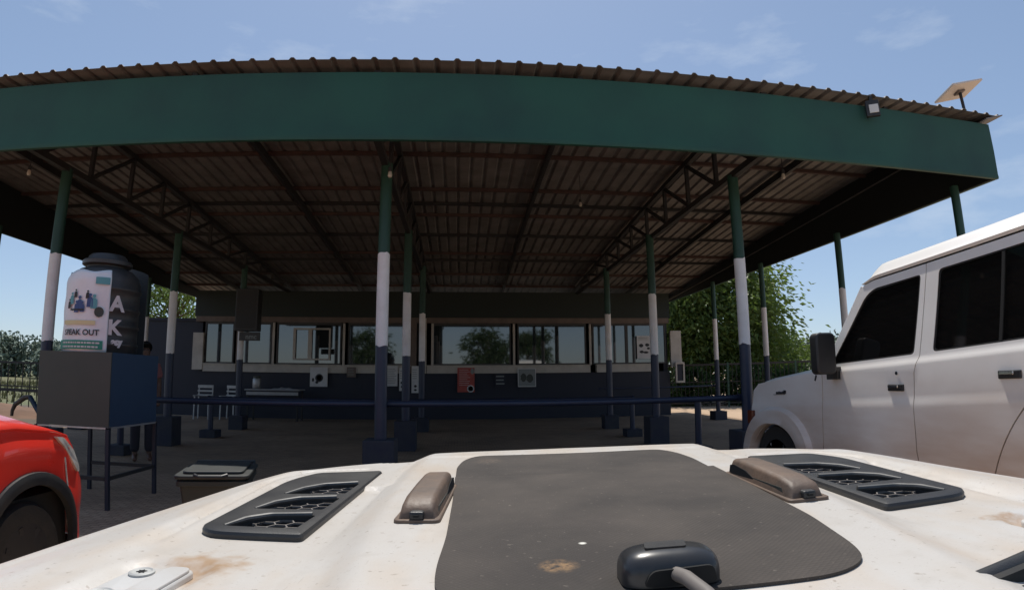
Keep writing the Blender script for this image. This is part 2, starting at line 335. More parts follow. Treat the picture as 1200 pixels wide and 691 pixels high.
def round_poly(poly, r, seg=5):
    outp = []; n = len(poly)
    for i in range(n):
        p, a, b = Vector(poly[i]), Vector(poly[i-1]), Vector(poly[(i+1) % n])
        rr = r[i] if isinstance(r, (list, tuple)) else r
        da, db = (a-p), (b-p); q0 = p+da.normalized()*min(rr, da.length*.45); q1 = p+db.normalized()*min(rr, db.length*.45)
        for k in range(seg+1):
            t = k/seg; outp.append(tuple(q0*(1-t)**2 + p*2*t*(1-t) + q1*t*t))
    return outp
def text_faces(body, size, bold=.0, align='CENTER'):
    cu = bpy.data.curves.new('t', 'FONT'); cu.body = body; cu.size = size; cu.align_x = align; cu.offset = bold; cu.resolution_u = 3
    o = bpy.data.objects.new('t', cu); COL.objects.link(o); dg = bpy.context.evaluated_depsgraph_get(); dg.update()
    me = o.evaluated_get(dg).to_mesh(); V = [v.co.copy() for v in me.vertices]; F = [tuple(p.vertices) for p in me.polygons]
    o.evaluated_get(dg).to_mesh_clear(); bpy.data.objects.remove(o); bpy.data.curves.remove(cu)
    return V, F
def add_text(bm, body, size, fn, bold=0):
    V, F = text_faces(body, size, bold); vs_ = [bm.verts.new(fn(v.x, v.y)) for v in V]
    for f in F:
        try: bm.faces.new([vs_[i] for i in f])
        except ValueError: pass
def sstep(a, b, x):
    t = max(0, min(1, (x-a)/(b-a))); return t*t*(3-2*t)

# ================================================================== ground
def sheet(name, x0, x1, y0, y1, z, m, n=1):
    bm = bmesh.new(); vs_ = [bm.verts.new(p) for p in ((x0, y0, z), (x1, y0, z), (x1, y1, z), (x0, y1, z))]; bm.faces.new(vs_)
    return tag(finish(name, bm, m), kind='structure')
sheet('ground', -1500, 1500, -1500, 1500, 0, 'dirt')
sheet('paving', -9.0, 7.7, 3.3, 17.0, .004, 'paver')
sheet('dimmed_verge', -60, -9.0, 4.0, 18.5, .004, 'dimmed_verge')  # separate sheet added to carry the painted vignette
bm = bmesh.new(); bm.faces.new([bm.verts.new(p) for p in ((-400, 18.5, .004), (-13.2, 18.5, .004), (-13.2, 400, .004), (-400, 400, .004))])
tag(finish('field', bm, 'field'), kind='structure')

# ================================================================== canopy
XL, XM, XR = -5.29, -.957, 3.65
X0, X1 = -8.794, 7.33
YF, YB = 5.625, 19.6
ZB, ZT = 3.79, 4.60
RTAB = [(5.4, 4.69), (6.5, 4.755), (7.6, 4.79), (9.0, 4.735), (10.5, 4.645), (12.5, 4.50), (15.0, 4.30), (17.2, 4.11), (19.7, 3.90)]
def zroof(y):
    for (a, za), (b, zb_) in zip(RTAB[:-1], RTAB[1:]):
        if y <= b: return za+(zb_-za)*(y-a)/(b-a)
    return RTAB[-1][1]
def sweep(bm, pts, w_, h_):
    prev = None
    for x, y, z in pts:
        q = [bm.verts.new((x+sx*w_/2, y, z+sz*h_/2)) for sx, sz in ((-1, -1), (1, -1), (1, 1), (-1, 1))]
        if prev:
            for k in range(4): bm.faces.new((prev[k], prev[(k+1) % 4], q[(k+1) % 4], q[k]))
        else: bm.faces.new(q)
        prev = q
    bm.faces.new(prev[::-1])
canopy = thing('canopy', (0, 11, 0), 'wide open drive-through canopy with deep green fascia and bare corrugated roof on painted columns', 'canopy')
OFF = Vector((0, -11, 0))
def cpart(name, bm, m, parent=None, **k):
    bmesh.ops.translate(bm, verts=bm.verts, vec=OFF) if parent is None else None
    return finish(name, bm, m, parent or canopy, **k)
# corrugated roof sheet: trapezoid ribs running front to back
bm = bmesh.new(); prof = []; x = X0-.12; pitch = .228
while x < X1-.02:
    for dx, dz in ((0, 0), (pitch-.085, 0), (pitch-.062, .030), (pitch-.030, .030)): prof.append((x+dx, dz))
    x += pitch
ya, yb = YF-.10, YB
rows = []
for yy in [ya]+[a for a, _ in RTAB[1:-1]]+[yb]:
    rows.append([[bm.verts.new((px, yy, zroof(yy)+pz+t)) for px, pz in prof] for t in (0, .006)])
for i in range(len(rows)-1):
    for t in (0, 1):
        a, b = rows[i][t], rows[i+1][t]
        for k in range(len(prof)-1): bm.faces.new((a[k], a[k+1], b[k+1], b[k]))
for rw in (rows[0], rows[-1]):
    for k in range(len(prof)-1): bm.faces.new((rw[0][k], rw[0][k+1], rw[1][k+1], rw[1][k]))
cpart('roof_sheet', bm, 'roof')
# fascias (thin boxed sheet, slightly proud lower lip)
def fascia(name, p0, p1, zb=ZB, zt=ZT):
    bm = bmesh.new(); n = 40; d = (Vector(p1)-Vector(p0)); L_ = d.length; t = d.normalized(); nrm = Vector((t.y, -t.x, 0))
    lev = [(zb, 0), (zb+.03, .006), (zb+.06, 0), (zb+(zt-zb)*.5, .004), (zt-.03, 0), (zt, .0)]
    grid = []
    for i in range(n+1):
        p = Vector(p0)+d*(i/n); col = []
        for z, o_ in lev:
            wob = noise.noise(Vector((p.x*.9, p.y*.9, z*1.3)))*.008
            col.append(bm.verts.new((p.x+nrm.x*(o_+wob), p.y+nrm.y*(o_+wob), z)))
        bk = [bm.verts.new((p.x-nrm.x*.05, p.y-nrm.y*.05, z)) for z in (zt, zb)]
        grid.append(col+bk)
    m_ = len(grid[0])
    for i in range(n):
        for k in range(m_): bm.faces.new((grid[i][k], grid[i+1][k], grid[i+1][(k+1) % m_], grid[i][(k+1) % m_]))
    bm.faces.new(grid[0]); bm.faces.new(grid[-1][::-1])
    return cpart(name, bm, 'green_sheet', smooth=True, angle=30)
fascia('fascia', (X0, YF, 0), (X1, YF, 0))
fascia('fascia', (X1, YF+.06, 0), (X1, YB, 0), ZB, ZT-.02)
fascia('fascia', (X0, YB, 0), (X0, YF+.06, 0), ZB, ZT-.02)
for lx in (X1-.075, X0+.062):  # added inner sheets: the shade inside the side fascias put into their colour
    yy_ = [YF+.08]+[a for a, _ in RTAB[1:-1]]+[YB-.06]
    bm = bmesh.new(); prism(bm, [(YF+.08, ZB+.004), (YB-.06, ZB+.004)]+[(y, zroof(y)-.004) for y in yy_[::-1]], lx, lx+.012, lambda a, b, z: (z, a, b)); cpart('fascia_shade_sheet', bm, 'shade_sheet')
# flashing over the gap along the right roof edge, and corner flashing
bm = bmesh.new()
prism(bm, [(7.16, 5.50), (7.60, 5.56), (7.50, 6.0), (7.42, 19.0), (7.16, 19.0)], 4.615, 4.63, lambda a, b, z: (a, b, z + (a-7.16)*.30 - max(0, b-5.6)*.062))
cpart('flashing', bm, 'roof')
# rafters
for rx in (-7.1, -3.08, 1.34, 5.5):
    bm = bmesh.new(); sweep(bm, [(rx, y, zroof(y)-.10) for y in [YF+.06]+[a for a, _ in RTAB[1:-1]]+[YB-.1]], .06, .12); cpart('rafter', bm, 'steel_dark')
# purlins, alternately red-brown and dark
for i, (py, mm_) in enumerate(((6.85, 'timber'), (8.3, 'timber'), (9.75, 'timber'), (10.5, 'steel_dark'), (11.1, 'timber'), (12.4, 'steel_dark'), (13.8, 'timber'), (14.4, 'steel_dark'), (15.8, 'timber'), (17.2, 'timber'), (18.6, 'timber'))):
    bm = bmesh.new(); z = zroof(py)-.032
    segs = [X0+.05, -5.3, -.95, 3.66, X1-.05]
    for a, b in zip(segs[:-1], segs[1:]): beam(bm, (a, py+random.uniform(-.02, .02), z), (b, py+random.uniform(-.02, .02), z), .055, .06)
    cpart('purlin', bm, mm_)
# trusses
for tx in (XL, XM, XR):
    zb_ = 3.94; bm = bmesh.new()
    beam(bm, (tx, YF+.06, zb_), (tx, 18.6, zb_-.1), .08, .085)
    zt_ = lambda y: zroof(y)-.09
    sweep(bm, [(tx, y, zt_(y)) for y in [YF+.06]+[a for a, _ in RTAB[1:-1]]+[18.6]], .08, .085)
    tr = cpart('truss', bm, 'steel_dark')
    ys = [6.15+1.03*i for i in range(11)]
    for i, y in enumerate(ys):
        bm = bmesh.new(); beam(bm, (tx, y, zb_), (tx, y, zt_(y)), .055, .055); bmesh.ops.translate(bm, verts=bm.verts, vec=OFF); finish('strut', bm, 'steel_dark', tr)
        if i:
            bm = bmesh.new(); beam(bm, (tx+.003, y, zt_(y)-.03), (tx+.003, ys[i-1], zb_+.03), .05, .05); bmesh.ops.translate(bm, verts=bm.verts, vec=OFF); finish('brace', bm, 'steel_dark', tr)
# round columns with painted bands on square plinths
def wobble(bm, x, y):
    for v in bm.verts: v.co.z += .026*noise.noise(Vector((v.co.x*22+x, v.co.y*22+y, v.co.z*7)))
def column(x, y, ztop, ped=.30, pedh=.45, r=.072):
    bm = bmesh.new(); tube(bm, [(x, y, 2.78), (x, y, ztop)], r, 20); c = cpart('column', bm, 'green_dark', smooth=True)
    o = OFF
    bm = bmesh.new(); tube(bm, [(x, y, 1.655), (x, y, 2.78)], r+.0022, 20); bmesh.ops.translate(bm, verts=bm.verts, vec=o); wobble(bm, x, y); finish('white_band', bm, 'white_col', c, smooth=True)
    bm = bmesh.new(); tube(bm, [(x, y, pedh-.01), (x, y, 1.655)], r+.001, 20); bmesh.ops.translate(bm, verts=bm.verts, vec=o); wobble(bm, x+3, y); finish('blue_band', bm, 'blue', c, smooth=True)
    bm = bmesh.new(); box(bm, (x, y, pedh/2), (ped, ped, pedh)); bmesh.ops.translate(bm, verts=bm.verts, vec=o); finish('plinth', bm, 'concrete', c, bevel=.012)
for cx, dxs in ((XL, (-.02, -.02, 0, 0)), (XM, (.02, -.0, .05, .05)), (XR, (0, -.06, -.03, 0))):
    for (cy, ped, ph), dx in zip(((6.7, .37, .56), (10.0, .37, .52), (13.35, .35, .33)), dxs): column(cx+dx, cy, 3.93, ped, ph)
for cy in (6.2, 9.05, 11.95, 14.6): column(7.06, cy, 3.84, .36, .24, .062)
for cy in (9.05, 11.95, 14.6): column(-8.5, cy, 3.84, .36, .24, .062)

# floodlight on the fascia
t = thing('flood_light', (5.13, 5.53, 4.52), 'small square floodlight with pale panel mounted at the top of the green fascia', 'floodlight', rz=R(-33))
bm = bmesh.new(); box(bm, (0, 0, 0), (.17, .06, .22)); finish('housing', bm, 'blackplastic', t, bevel=.01)
bm = bmesh.new(); box(bm, (.012, -.034, -.012), (.115, .012, .115)); finish('lamp_panel', bm, 'screenpanel', t, bevel=.004)
bm = bmesh.new(); bxr(bm, -.02, .02, .0, .05, .1, .2); finish('bracket', bm, 'blackplastic', t)
# satellite dish: flat rectangular antenna on a bent pole
t = thing('satellite_dish', (7.42, 6.2, 4.66), 'flat rectangular satellite internet antenna on a bent pole at the roof corner', 'satellite dish')
bm = bmesh.new(); tube(bm, [(-.02, 0, -.06), (.16, 0, .36), (.17, -.01, .46)], .035, 12); bm2 = bm; finish('pole', bm2, 'steel_dark', t, smooth=True)
bm = bmesh.new(); tube(bm, [(.17, -.01, .44), (.17, 0, .76)], .024, 10); finish('mast', bm, 'steel_dark', t, smooth=True)
rot = Matrix.Rotation(R(-16), 3, 'Y') @ Matrix.Rotation(R(-13), 3, 'X')
bm = bmesh.new(); box(bm, (.17, .02, .80), (.72, .46, .035), rot); pn = finish('antenna_panel', bm, 'dish', t, bevel=.01)
bm = bmesh.new(); box(bm, (.17, .01, .765), (.16, .12, .03), rot); finish('mount_plate', bm, 'brownframe', t, bevel=.004)
bm = bmesh.new(); tube(bm, [(.18, 0, .5), (.26, .02, .3), (.36, .04, .08), (.36, .05, 0)], .008, 6); finish('antenna_cable', bm, 'galv', t)
# bare bulbs hanging under the canopy
for i, (bx, by, bz, lb) in enumerate(((-5.58, 6.3, 3.75, 'bare bulb hanging beside the left front column'), (-.845, 6.3, 3.64, 'bare bulb hanging behind the middle front column'), (4.183, 6.3, 3.81, 'bare bulb hanging beside the right front column'), (2.03, 9.0, 4.18, 'bare bulb hanging alone between the trusses deeper under the roof'))):
    t = thing('hanging_bulb', (bx, by, bz), lb, 'light bulb', 'bare bulbs under the canopy')
    bm = bmesh.new(); lathe(bm, [(.001, -.035), (.02, -.03), (.028, -.01), (.024, .018), (.016, .045), (.014, .05)], 16); finish('bulb', bm, 'bulb', t, smooth=True)
    bm = bmesh.new(); lathe(bm, [(.022, .04), (.024, .09), (.01, .1)], 12); finish('socket', bm, 'blackplastic', t)
    bm = bmesh.new(); tube(bm, [(0, 0, .09), (.004, 0, .3), (0, .01, zroof(by)-bz-.02)], .005, 6); finish('wire', bm, 'blackplastic', t)
bm = bmesh.new(); prism(bm, [(0, 0), (.03, .02), (.05, .08), (.035, .1), (.04, .06), (.01, .03)], 0, .004, lambda a, b, z: (-7.02+a, 5.607-z, 4.18+b))
tag(finish('paper_scrap', bm, 'scrap'), 'torn white scrap of paper stuck on the left of the green fascia', 'paper scrap')

# ================================================================== rails, bollards
def rail(y, z, x0, x1, r, lb):
    t = thing('guard_rail', ((x0+x1)/2, y, 0), lb, 'rail', 'blue pipe rails across the lanes')
    bm = bmesh.new(); tube(bm, [(x0-(x0+x1)/2, 0, z), (0, 0, z-.004), (x1-(x0+x1)/2, 0, z)], r, 14); finish('pipe', bm, 'blue', t, smooth=True)
    for xx in (x0, x1):
        bm = bmesh.new(); lathe(bm, [(r+.015, -.02), (r+.015, .02)], 14, (xx-(x0+x1)/2, 0, z), 'x'); finish('collar', bm, 'blue', t, smooth=True)
rail(6.83, .965, -5.22, -1.0, .038, 'blue pipe rail between the left and middle front columns')
rail(6.83, .965, -.9, 3.6, .038, 'blue pipe rail between the middle and right front columns')
rail(11.5, .80, -5.2, 3.62, .04, 'thin long blue pipe rail resting on the farther bollards')
rail(14.7, .93, 3.7, 7.0, .022, 'thin short blue rail far back at the right columns')
def bollard(x, y, h, lb):
    t = thing('bollard', (x, y, 0), lb, 'bollard', 'navy bollards on square bases')
    bm = bmesh.new(); tube(bm, [(0, 0, .14), (0, 0, h)], .052, 16); finish('post', bm, 'blue', t, smooth=True)
    bm = bmesh.new(); box(bm, (0, 0, .08), (.34, .34, .16)); finish('base', bm, 'concrete', t, bevel=.015)
bollard(3.69, 8.35, .92, 'navy bollard on a square base just left of the right front column')
bollard(3.6, 11.5, .82, 'navy bollard under the middle of the far rail, right of the office counter posters')
bollard(-5.15, 11.5, .82, 'navy bollard in front of the two white chairs')
bollard(-5.37, 8.6, .92, 'navy bollard seen between the legs of the tank stand')

# ================================================================== office building
ob = thing('office_building', (-.8, 17, 0), 'long low customs office with navy lower wall and a band of counter windows', 'building')
def op(name, bm, m, parent=None, **k):
    bmesh.ops.translate(bm, verts=bm.verts, vec=(.8, -17, 0)); return finish(name, bm, m, parent or ob, **k)
BX0, BX1, BD = -8.2, 6.6, 4.2
bm = bmesh.new(); bxr(bm, BX0, BX1, 17.0, 17.15, 0, 1.38); op('lower_wall', bm, 'blue_mat')
bm = bmesh.new()
bxr(bm, BX0, BX0+.15, 17.15, 17+BD, 0, 3.0); bxr(bm, BX1-.15, BX1, 17.15, 17+BD, 0, 3.0); bxr(bm, BX0, BX1, 17+BD, 17.15+BD, 0, 3.0)
op('wall', bm, 'blue_mat')
bm = bmesh.new(); bxr(bm, BX0+.15, BX1-.15, 17.15, 17+BD, 3.0, 3.1); op('ceiling', bm, 'office_int')
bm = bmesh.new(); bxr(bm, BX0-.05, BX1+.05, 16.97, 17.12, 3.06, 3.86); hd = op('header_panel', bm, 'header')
bm = bmesh.new(); bxr(bm, BX0, BX1, 16.95, 17.14, 2.90, 3.06); op('top_rail', bm, 'brownframe')
# sill of upright boards
for a, b in ((BX0+.3, -6.85), (-6.7, -1.5), (-1.0, 4.0), (4.2, 6.15)):
    bm = bmesh.new(); bxr(bm, a, b, 16.93, 17.12, 1.38, 1.60); s_ = op('sill', bm, 'cream')
    bm = bmesh.new(); bxr(bm, a-.02, b+.02, 16.90, 17.14, 1.60, 1.625); op('sill_cap', bm, 'cream', s_)
for a, b, z0, z1 in ((-8.24, -7.9, 1.42, 2.55), (6.62, 6.98, 1.5, 2.65)):
    bm = bmesh.new(); bxr(bm, a, b, 16.9, 17.0, z0, z1); op('end_board', bm, 'cream', bevel=.006)
# counter windows: frame + pane each
wins = [(-7.9, -6.95), (-6.8, -5.75), (-5.6, -3.6), (-3.4, -1.3), (-.85, 1.55), (1.75, 3.9), (4.1, 5.2), (5.2, 6.5)]
for a, b in wins:
    bm = bmesh.new()
    bxr(bm, a, b, 17.0, 17.08, 1.625, 1.67); bxr(bm, a, b, 17.0, 17.08, 2.83, 2.90); bxr(bm, a, a+.045, 17.0, 17.08, 1.67, 2.83); bxr(bm, b-.045, b, 17.0, 17.08, 1.67, 2.83)
    f = op('window', bm, 'darkframe')
    bm = bmesh.new(); bxr(bm, a+.045, b-.045, 17.035, 17.041, 1.67, 2.83); op('pane', bm, 'glass', f)
# pale aluminium mullions standing proud
for mx_ in (-5.69, -3.52, -.84, 1.64, 4.02):
    bm = bmesh.new(); bxr(bm, mx_-.035, mx_+.035, 16.955, 16.995, 1.63, 2.88); op('mullion', bm, 'cream')
bm = bmesh.new(); bxr(bm, -1.2, -1.02, 16.9, 17.06, 1.38, 3.04); op('pilaster', bm, 'cream')
for a, b in ((-6.85, -6.72), (-1.5, -1.32)):
    bm = bmesh.new(); bxr(bm, a, b, 16.93, 17.1, 1.38, 2.9); op('pilaster', bm, 'brownframe')
# back window with daylight frames inside the hatch (the small window seen through the glazing)
bm = bmesh.new()
bxr(bm, -5.08, -5.0, 16.975, 17.0, 1.8, 2.7); bxr(bm, -4.62, -4.5, 16.975, 17.0, 1.8, 2.72); bxr(bm, -3.98, -3.93, 16.975, 17.0, 1.8, 2.72); bxr(bm, -5.08, -3.93, 16.978, 17.0, 2.68, 2.73); bxr(bm, -5.08, -3.93, 16.978, 17.0, 1.76, 1.81)
op('hatch_frame', bm, 'cream')
# dark wall and gate left of the office
t = thing('side_wall', (-10.6, 17.4, 0), 'dark plastered wall running left from the office', 'wall')
bm = bmesh.new(); bxr(bm, -2.4, 2.3, 0, .2, 0, 2.95); finish('wall_panel', bm, 'blue_mat', t)
bm = bmesh.new(); bxr(bm, -2.45, 2.32, -.05, .25, 2.95, 3.03); finish('coping', bm, 'concrete', t)

# --- posters on the counter and windows
def poster(x0, x1, z0, z1, y, m, label, marks=None, frame=None):
    t = thing('poster', ((x0+x1)/2, y, (z0+z1)/2), label, 'poster', 'notices on the office front')
    w_, h_ = (x1-x0)/2, (z1-z0)/2
    bm = bmesh.new(); bxr(bm, -w_, w_, -.004, .004, -h_, h_); finish('sheet', bm, m, t)
    for name, mm_, fn in (marks or []):
        bm = bmesh.new(); fn(bm, w_, h_); finish(name, bm, mm_, t)
    if frame:
        bm = bmesh.new()
        bxr(bm, -w_-.02, w_+.02, -.012, .008, -h_-.025, -h_); bxr(bm, -w_-.02, w_+.02, -.012, .008, h_, h_+.02); bxr(bm, -w_-.02, -w_, -.012, .008, -h_, h_); bxr(bm, w_, w_+.02, -.012, .008, -h_, h_)
        finish('frame', bm, frame, t)
    return t
def lines(n, x0=-.8, x1=.8, z0=-.8, z1=.8, th=.3):
    def fn(bm, w_, h_):
        rr = random.Random(n)
        for i in range(n):
            z = (z0+(z1-z0)*(i+.5)/n)*h_; hh = (z1-z0)/n*h_*th
            bxr(bm, x0*w_, (x1-rr.random()*.4)*w_, -.0065, -.0045, z-hh/2, z+hh/2)
    return fn
def ring(cx, cz, ro, ri):
    def fn(bm, w_, h_): 
        s = min(w_, h_); lathe(bm, [(ri*s, -.0065), (ro*s, -.0065), (ro*s, -.0045), (ri*s, -.0045), (ri*s, -.0065)], 24, (cx*w_, 0, cz*h_), 'y')
    return fn
def blobs(l):
    def fn(bm, w_, h_):
        for cx, cz, rx, rz in l:
            poly = [(cx*w_+math.cos(a*math.pi/8)*rx*w_*(1+.15*math.sin(3*a)), cz*h_+math.sin(a*math.pi/8)*rz*h_) for a in range(16)]
            prism(bm, poly, .0045, .0065, lambda a, b, z: (a, -z, b))
    return fn
PY = 16.915
poster(-4.5, -3.97, .97, 1.55, PY-.03, 'paper', 'pale notice with a bold black ring symbol under the left windows', [('ring_mark', 'ink', ring(.05, -.1, .45, .28)), ('figure_mark', 'ink', blobs([(-.65, -.3, .12, .2), (-.2, -.55, .18, .14)]))])
poster(-3.39, -3.12, 1.26, 1.56, PY-.03, 'brownframe', 'small brown notice hung below the second mullion', [('text_lines', 'grey_ink', lines(5))])
poster(-2.22, -1.87, 1.0, 1.6, PY-.03, 'paper', 'pale text notice close to the right of the middle front column', [('text_lines', 'grey_ink', lines(9))])
poster(-1.82, -1.62, .86, 1.55, PY-.03, 'paper', 'narrow white notice with dark squares left of the second middle column', [('picture_marks', 'ink', blobs([(0, -.3, .6, .12), (0, -.65, .5, .12)])), ('text_lines', 'grey_ink', lines(4, z0=0))])
poster(-1.45, -1.24, .8, 1.6, PY-.03, 'paper', 'narrow white notice with dark marks right of the second middle column', [('picture_marks', 'ink', blobs([(.1, -.5, .4, .1), (.1, -.78, .4, .08)])), ('text_lines', 'grey_ink', lines(5, z0=0))])
poster(-.08, .43, .82, 1.55, PY-.03, 'red_ink', 'red poster with white lines and a ring at its corner', [('text_lines', 'paper', lines(9, z0=-.5, z1=.9, x1=.5, th=.16)), ('ring_mark', 'paper', ring(.55, -.72, .42, .30)), ('corner_patch', 'grey_ink', blobs([(.75, .7, .22, .25)]))])
poster(1.05, 1.38, .97, 1.38, PY-.01, 'blue_mat', 'small dark notice beside a larger grey framed one', [('text_lines', 'grey_ink', lines(3, th=.35))])
poster(1.76, 2.27, .99, 1.50, PY-.03, 'grey_ink', 'grey picture poster with pale lower edge right of the small dark notice', [('picture_marks', 'olive', blobs([(-.4, 0, .35, .5), (.35, -.1, .4, .5)]))], 'paper')
poster(5.52, 6.02, 1.78, 2.50, 16.96, 'paper', 'white picture poster on the right end window', [('picture_marks', 'ink', blobs([(-.45, .15, .28, .16), (.35, .2, .28, .14), (-.4, -.4, .26, .12), (.15, -.45, .35, .1), (.5, -.1, .2, .1)])), ('text_lines', 'grey_ink', lines(2, z0=.6, z1=.9))])
t = thing('notice_frame', (6.86, 16.8, 1.33), 'empty white wooden frame hung at the right end of the office', 'frame')
bm = bmesh.new(); bxr(bm, -.15, .15, -.03, .03, -.32, -.26); bxr(bm, -.15, .15, -.03, .03, .26, .32); bxr(bm, -.15, -.1, -.03, .03, -.26, .26); bxr(bm, .1, .15, -.03, .03, -.26, .26); finish('border', bm, 'cream', t)
bm = bmesh.new(); bxr(bm, -.1, .1, .0, .02, -.26, .26); finish('backing', bm, 'blue_mat', t)
t = thing('wall_cabinet', (-5.06, 13.18, 2.3), 'black box cabinet fixed high on the third column before the office', 'cabinet')
bm = bmesh.new(); box(bm, (0, 0, .52), (.55, .3, 1.0)); finish('case', bm, 'blackplastic', t, bevel=.015)
bm = bmesh.new(); box(bm, (0, -.153, .52), (.47, .006, .9)); finish('door', bm, 'steel_dark', t)
bm = bmesh.new(); add_text(bm, 'nmc', .16, lambda a, b: (a+.02, -.142, b-.17), .004); bmesh.ops.translate(bm, verts=bm.verts, vec=(.12, 0, 0)); finish('lettering', bm, 'grey_ink', t)
bm = bmesh.new(); box(bm, (.1, -.12, -.11), (.5, .04, .2)); finish('sign_plate', bm, 'blackplastic', t)

# ================================================================== waiting chairs and table
def make_chair():
    t = thing('slatted_chair', (-7.45, 16.1, 0), 'white slatted chair by the office, left of the pair', 'chair', 'white slatted chairs')
    for z, yb_ in ((.93, -.26), (.8, -.25), (.68, -.24)):
        bm = bmesh.new(); box(bm, (0, .22+(.93-z)*-.15, z), (.46, .025, .085 if z > .9 else .05)); finish('back_slat', bm, 'chairwhite', t, bevel=.006)
    bm = bmesh.new()
    for k in range(4): box(bm, (0, -.16+k*.11, .46), (.44, .09, .022))
    finish('seat', bm, 'chairwhite', t, bevel=.004)
    for sx in (-1, 1):
        bm = bmesh.new(); beam(bm, (sx*.21, .2, 0), (sx*.2, .24, .96), .03, .03); finish('leg', bm, 'chairwhite', t)
        bm = bmesh.new(); beam(bm, (sx*.21, -.2, 0), (sx*.2, -.18, .66), .03, .03); finish('leg', bm, 'chairwhite', t)
        bm = bmesh.new(); box(bm, (sx*.21, 0, .67), (.05, .46, .025)); finish('armrest', bm, 'chairwhite', t)
    return t
ch = make_chair(); ch.rotation_euler = (0, 0, R(8))
c2 = copy_tree(ch); c2.location = (-6.65, 16.15, 0); c2.rotation_euler = (0, 0, R(-6)); c2['label'] = 'white slatted chair by the office, beside the cloth-covered table'
t = thing('side_table', (-5.3, 16.1, 0), 'long low table with a pale crumpled cloth before the counter', 'table')
bm = bmesh.new(); box(bm, (0, 0, .88), (1.6, .6, .035)); finish('table_top', bm, 'table', t, bevel=.006)
bm = bmesh.new(); box(bm, (0, -.27, .78), (1.5, .025, .09)); finish('apron', bm, 'table', t)
for sx in (-1, 1):
    for sy in (-1, 1):
        bm = bmesh.new(); box(bm, (sx*.72, sy*.24, .43), (.045, .045, .86)); finish('leg', bm, 'steel_dark', t)
bm = bmesh.new(); gr = []
for i in range(25):
    rw = []
    for j in range(9):
        x, y = -.1+i*.7/24, -.2+j*.4/8; z = .905+max(0, noise.noise(Vector((x*5, y*6, 1)))*.09+.05)*math.sin(math.pi*i/24)*math.sin(math.pi*j/8); rw.append(bm.verts.new((x, y, z)))
    gr.append(rw)
for i in range(24):
    for j in range(8): bm.faces.new((gr[i][j], gr[i+1][j], gr[i+1][j+1], gr[i][j+1]))
o = finish('cloth', bm, 'cloth', None, smooth=True); o.location = (-5.3, 16.1, 0); sd = o.modifiers.new('s', 'SOLIDIFY'); sd.thickness = .006
tag(o, 'pale crumpled cloth lying on the low table', 'cloth')
t = thing('plastic_jar', (-5.85, 16.1, .9), 'greenish jar with a dark lid standing on the low table', 'jar')
bm = bmesh.new(); lathe(bm, [(.1, 0), (.12, .03), (.12, .27), (.1, .3), (.0, .3)], 20); finish('jar_body', bm, 'galv', t, smooth=True)
bm = bmesh.new(); lathe(bm, [(.105, .3), (.105, .36), (.0, .365)], 20); finish('lid', bm, 'olive', t, smooth=True)

# ================================================================== tank stand, tank, banner
SX0, SX1, SY0, SY1 = -4.10, -3.30, 5.08, 5.96
SC = ((SX0+SX1)/2, (SY0+SY1)/2)
t = thing('tank_stand', (SC[0], SC[1], 0), 'tall sheet metal box stand on thin legs holding the black water tank', 'tank stand')
hx, hy = (SX1-SX0)/2, (SY1-SY0)/2
bm = bmesh.new(); bxr(bm, -hx, hx, -hy, -hy+.012, .775, 1.475); finish('front_panel', bm, 'olive', t)
bm = bmesh.new(); bxr(bm, hx-.012, hx, -hy+.014, hy, .775, 1.475); finish('side_panel', bm, 'bluesheet', t)
bm = bmesh.new(); bxr(bm, -hx, -hx+.012, -hy+.014, hy, .775, 1.475); finish('side_panel', bm, 'bluesheet', t)
bm = bmesh.new(); bxr(bm, -hx+.014, hx-.014, hy-.012, hy-.001, .775, 1.475); finish('rear_panel', bm, 'bluesheet', t)
bm = bmesh.new(); bxr(bm, -hx+.014, hx-.014, -hy+.014, hy-.014, .84, .86); finish('floor_plate', bm, 'steel_dark', t)
for sx in (-1, 1):
    for sy in (-1, 1):
        bm = bmesh.new(); bxr(bm, sx*hx-.018-.006*sx, sx*hx+.018-.006*sx, sy*hy-.018-.006*sy, sy*hy+.018-.006*sy, 0, .772); finish('leg', bm, 'blue_mat', t)
for (x0, x1, y0, y1) in ((-hx+.03, hx-.03, -hy-.01, -hy+.02), (hx-.02, hx+.005, -hy+.03, hy-.03), (-hx+.03, hx-.03, hy-.02, hy+.01)):
    bm = bmesh.new(); bxr(bm, x0, x1, y0, y1, .28, .315); finish('stretcher', bm, 'steel_dark', t)
bm = bmesh.new(); bxr(bm, -hx-.01, hx+.01, -hy-.012, -hy-.002, .758, .773); bxr(bm, hx+.001, hx+.012, -hy, hy, .758, .773); finish('edge_strip', bm, 'galv', t)
bm = bmesh.new()
prism(bm, [(-.36, 1.47), (.225, 1.47), (.225, 2.36), (.16, 2.39), (.02, 2.43), (-.2, 2.47), (-.36, 2.47)], hy-.03, hy-.015, lambda a, b, z: (a, z, b)); finish('back_panel', bm, 'greysheet', t)
TC = (-3.685, 5.47); TR = .352
t = thing('water_tank', (TC[0], TC[1], .86), 'black ribbed plastic water tank with white letters standing in the sheet metal box', 'water tank')
bm = bmesh.new(); prof = [(.0, 0), (TR-.02, 0), (TR, .03)]
for zc in (.70, .88, 1.05, 1.25): prof += [(TR, zc-.025), (TR+.010, zc-.015), (TR+.012, zc), (TR+.010, zc+.010), (TR, zc+.02)]
prof += [(TR-.005, 1.34), (TR-.03, 1.40), (TR-.09, 1.455), (TR-.15, 1.48), (.20, 1.50), (.0, 1.50)]
lathe(bm, prof, 56); finish('tank_body', bm, 'tank', t, smooth=True, angle=50)
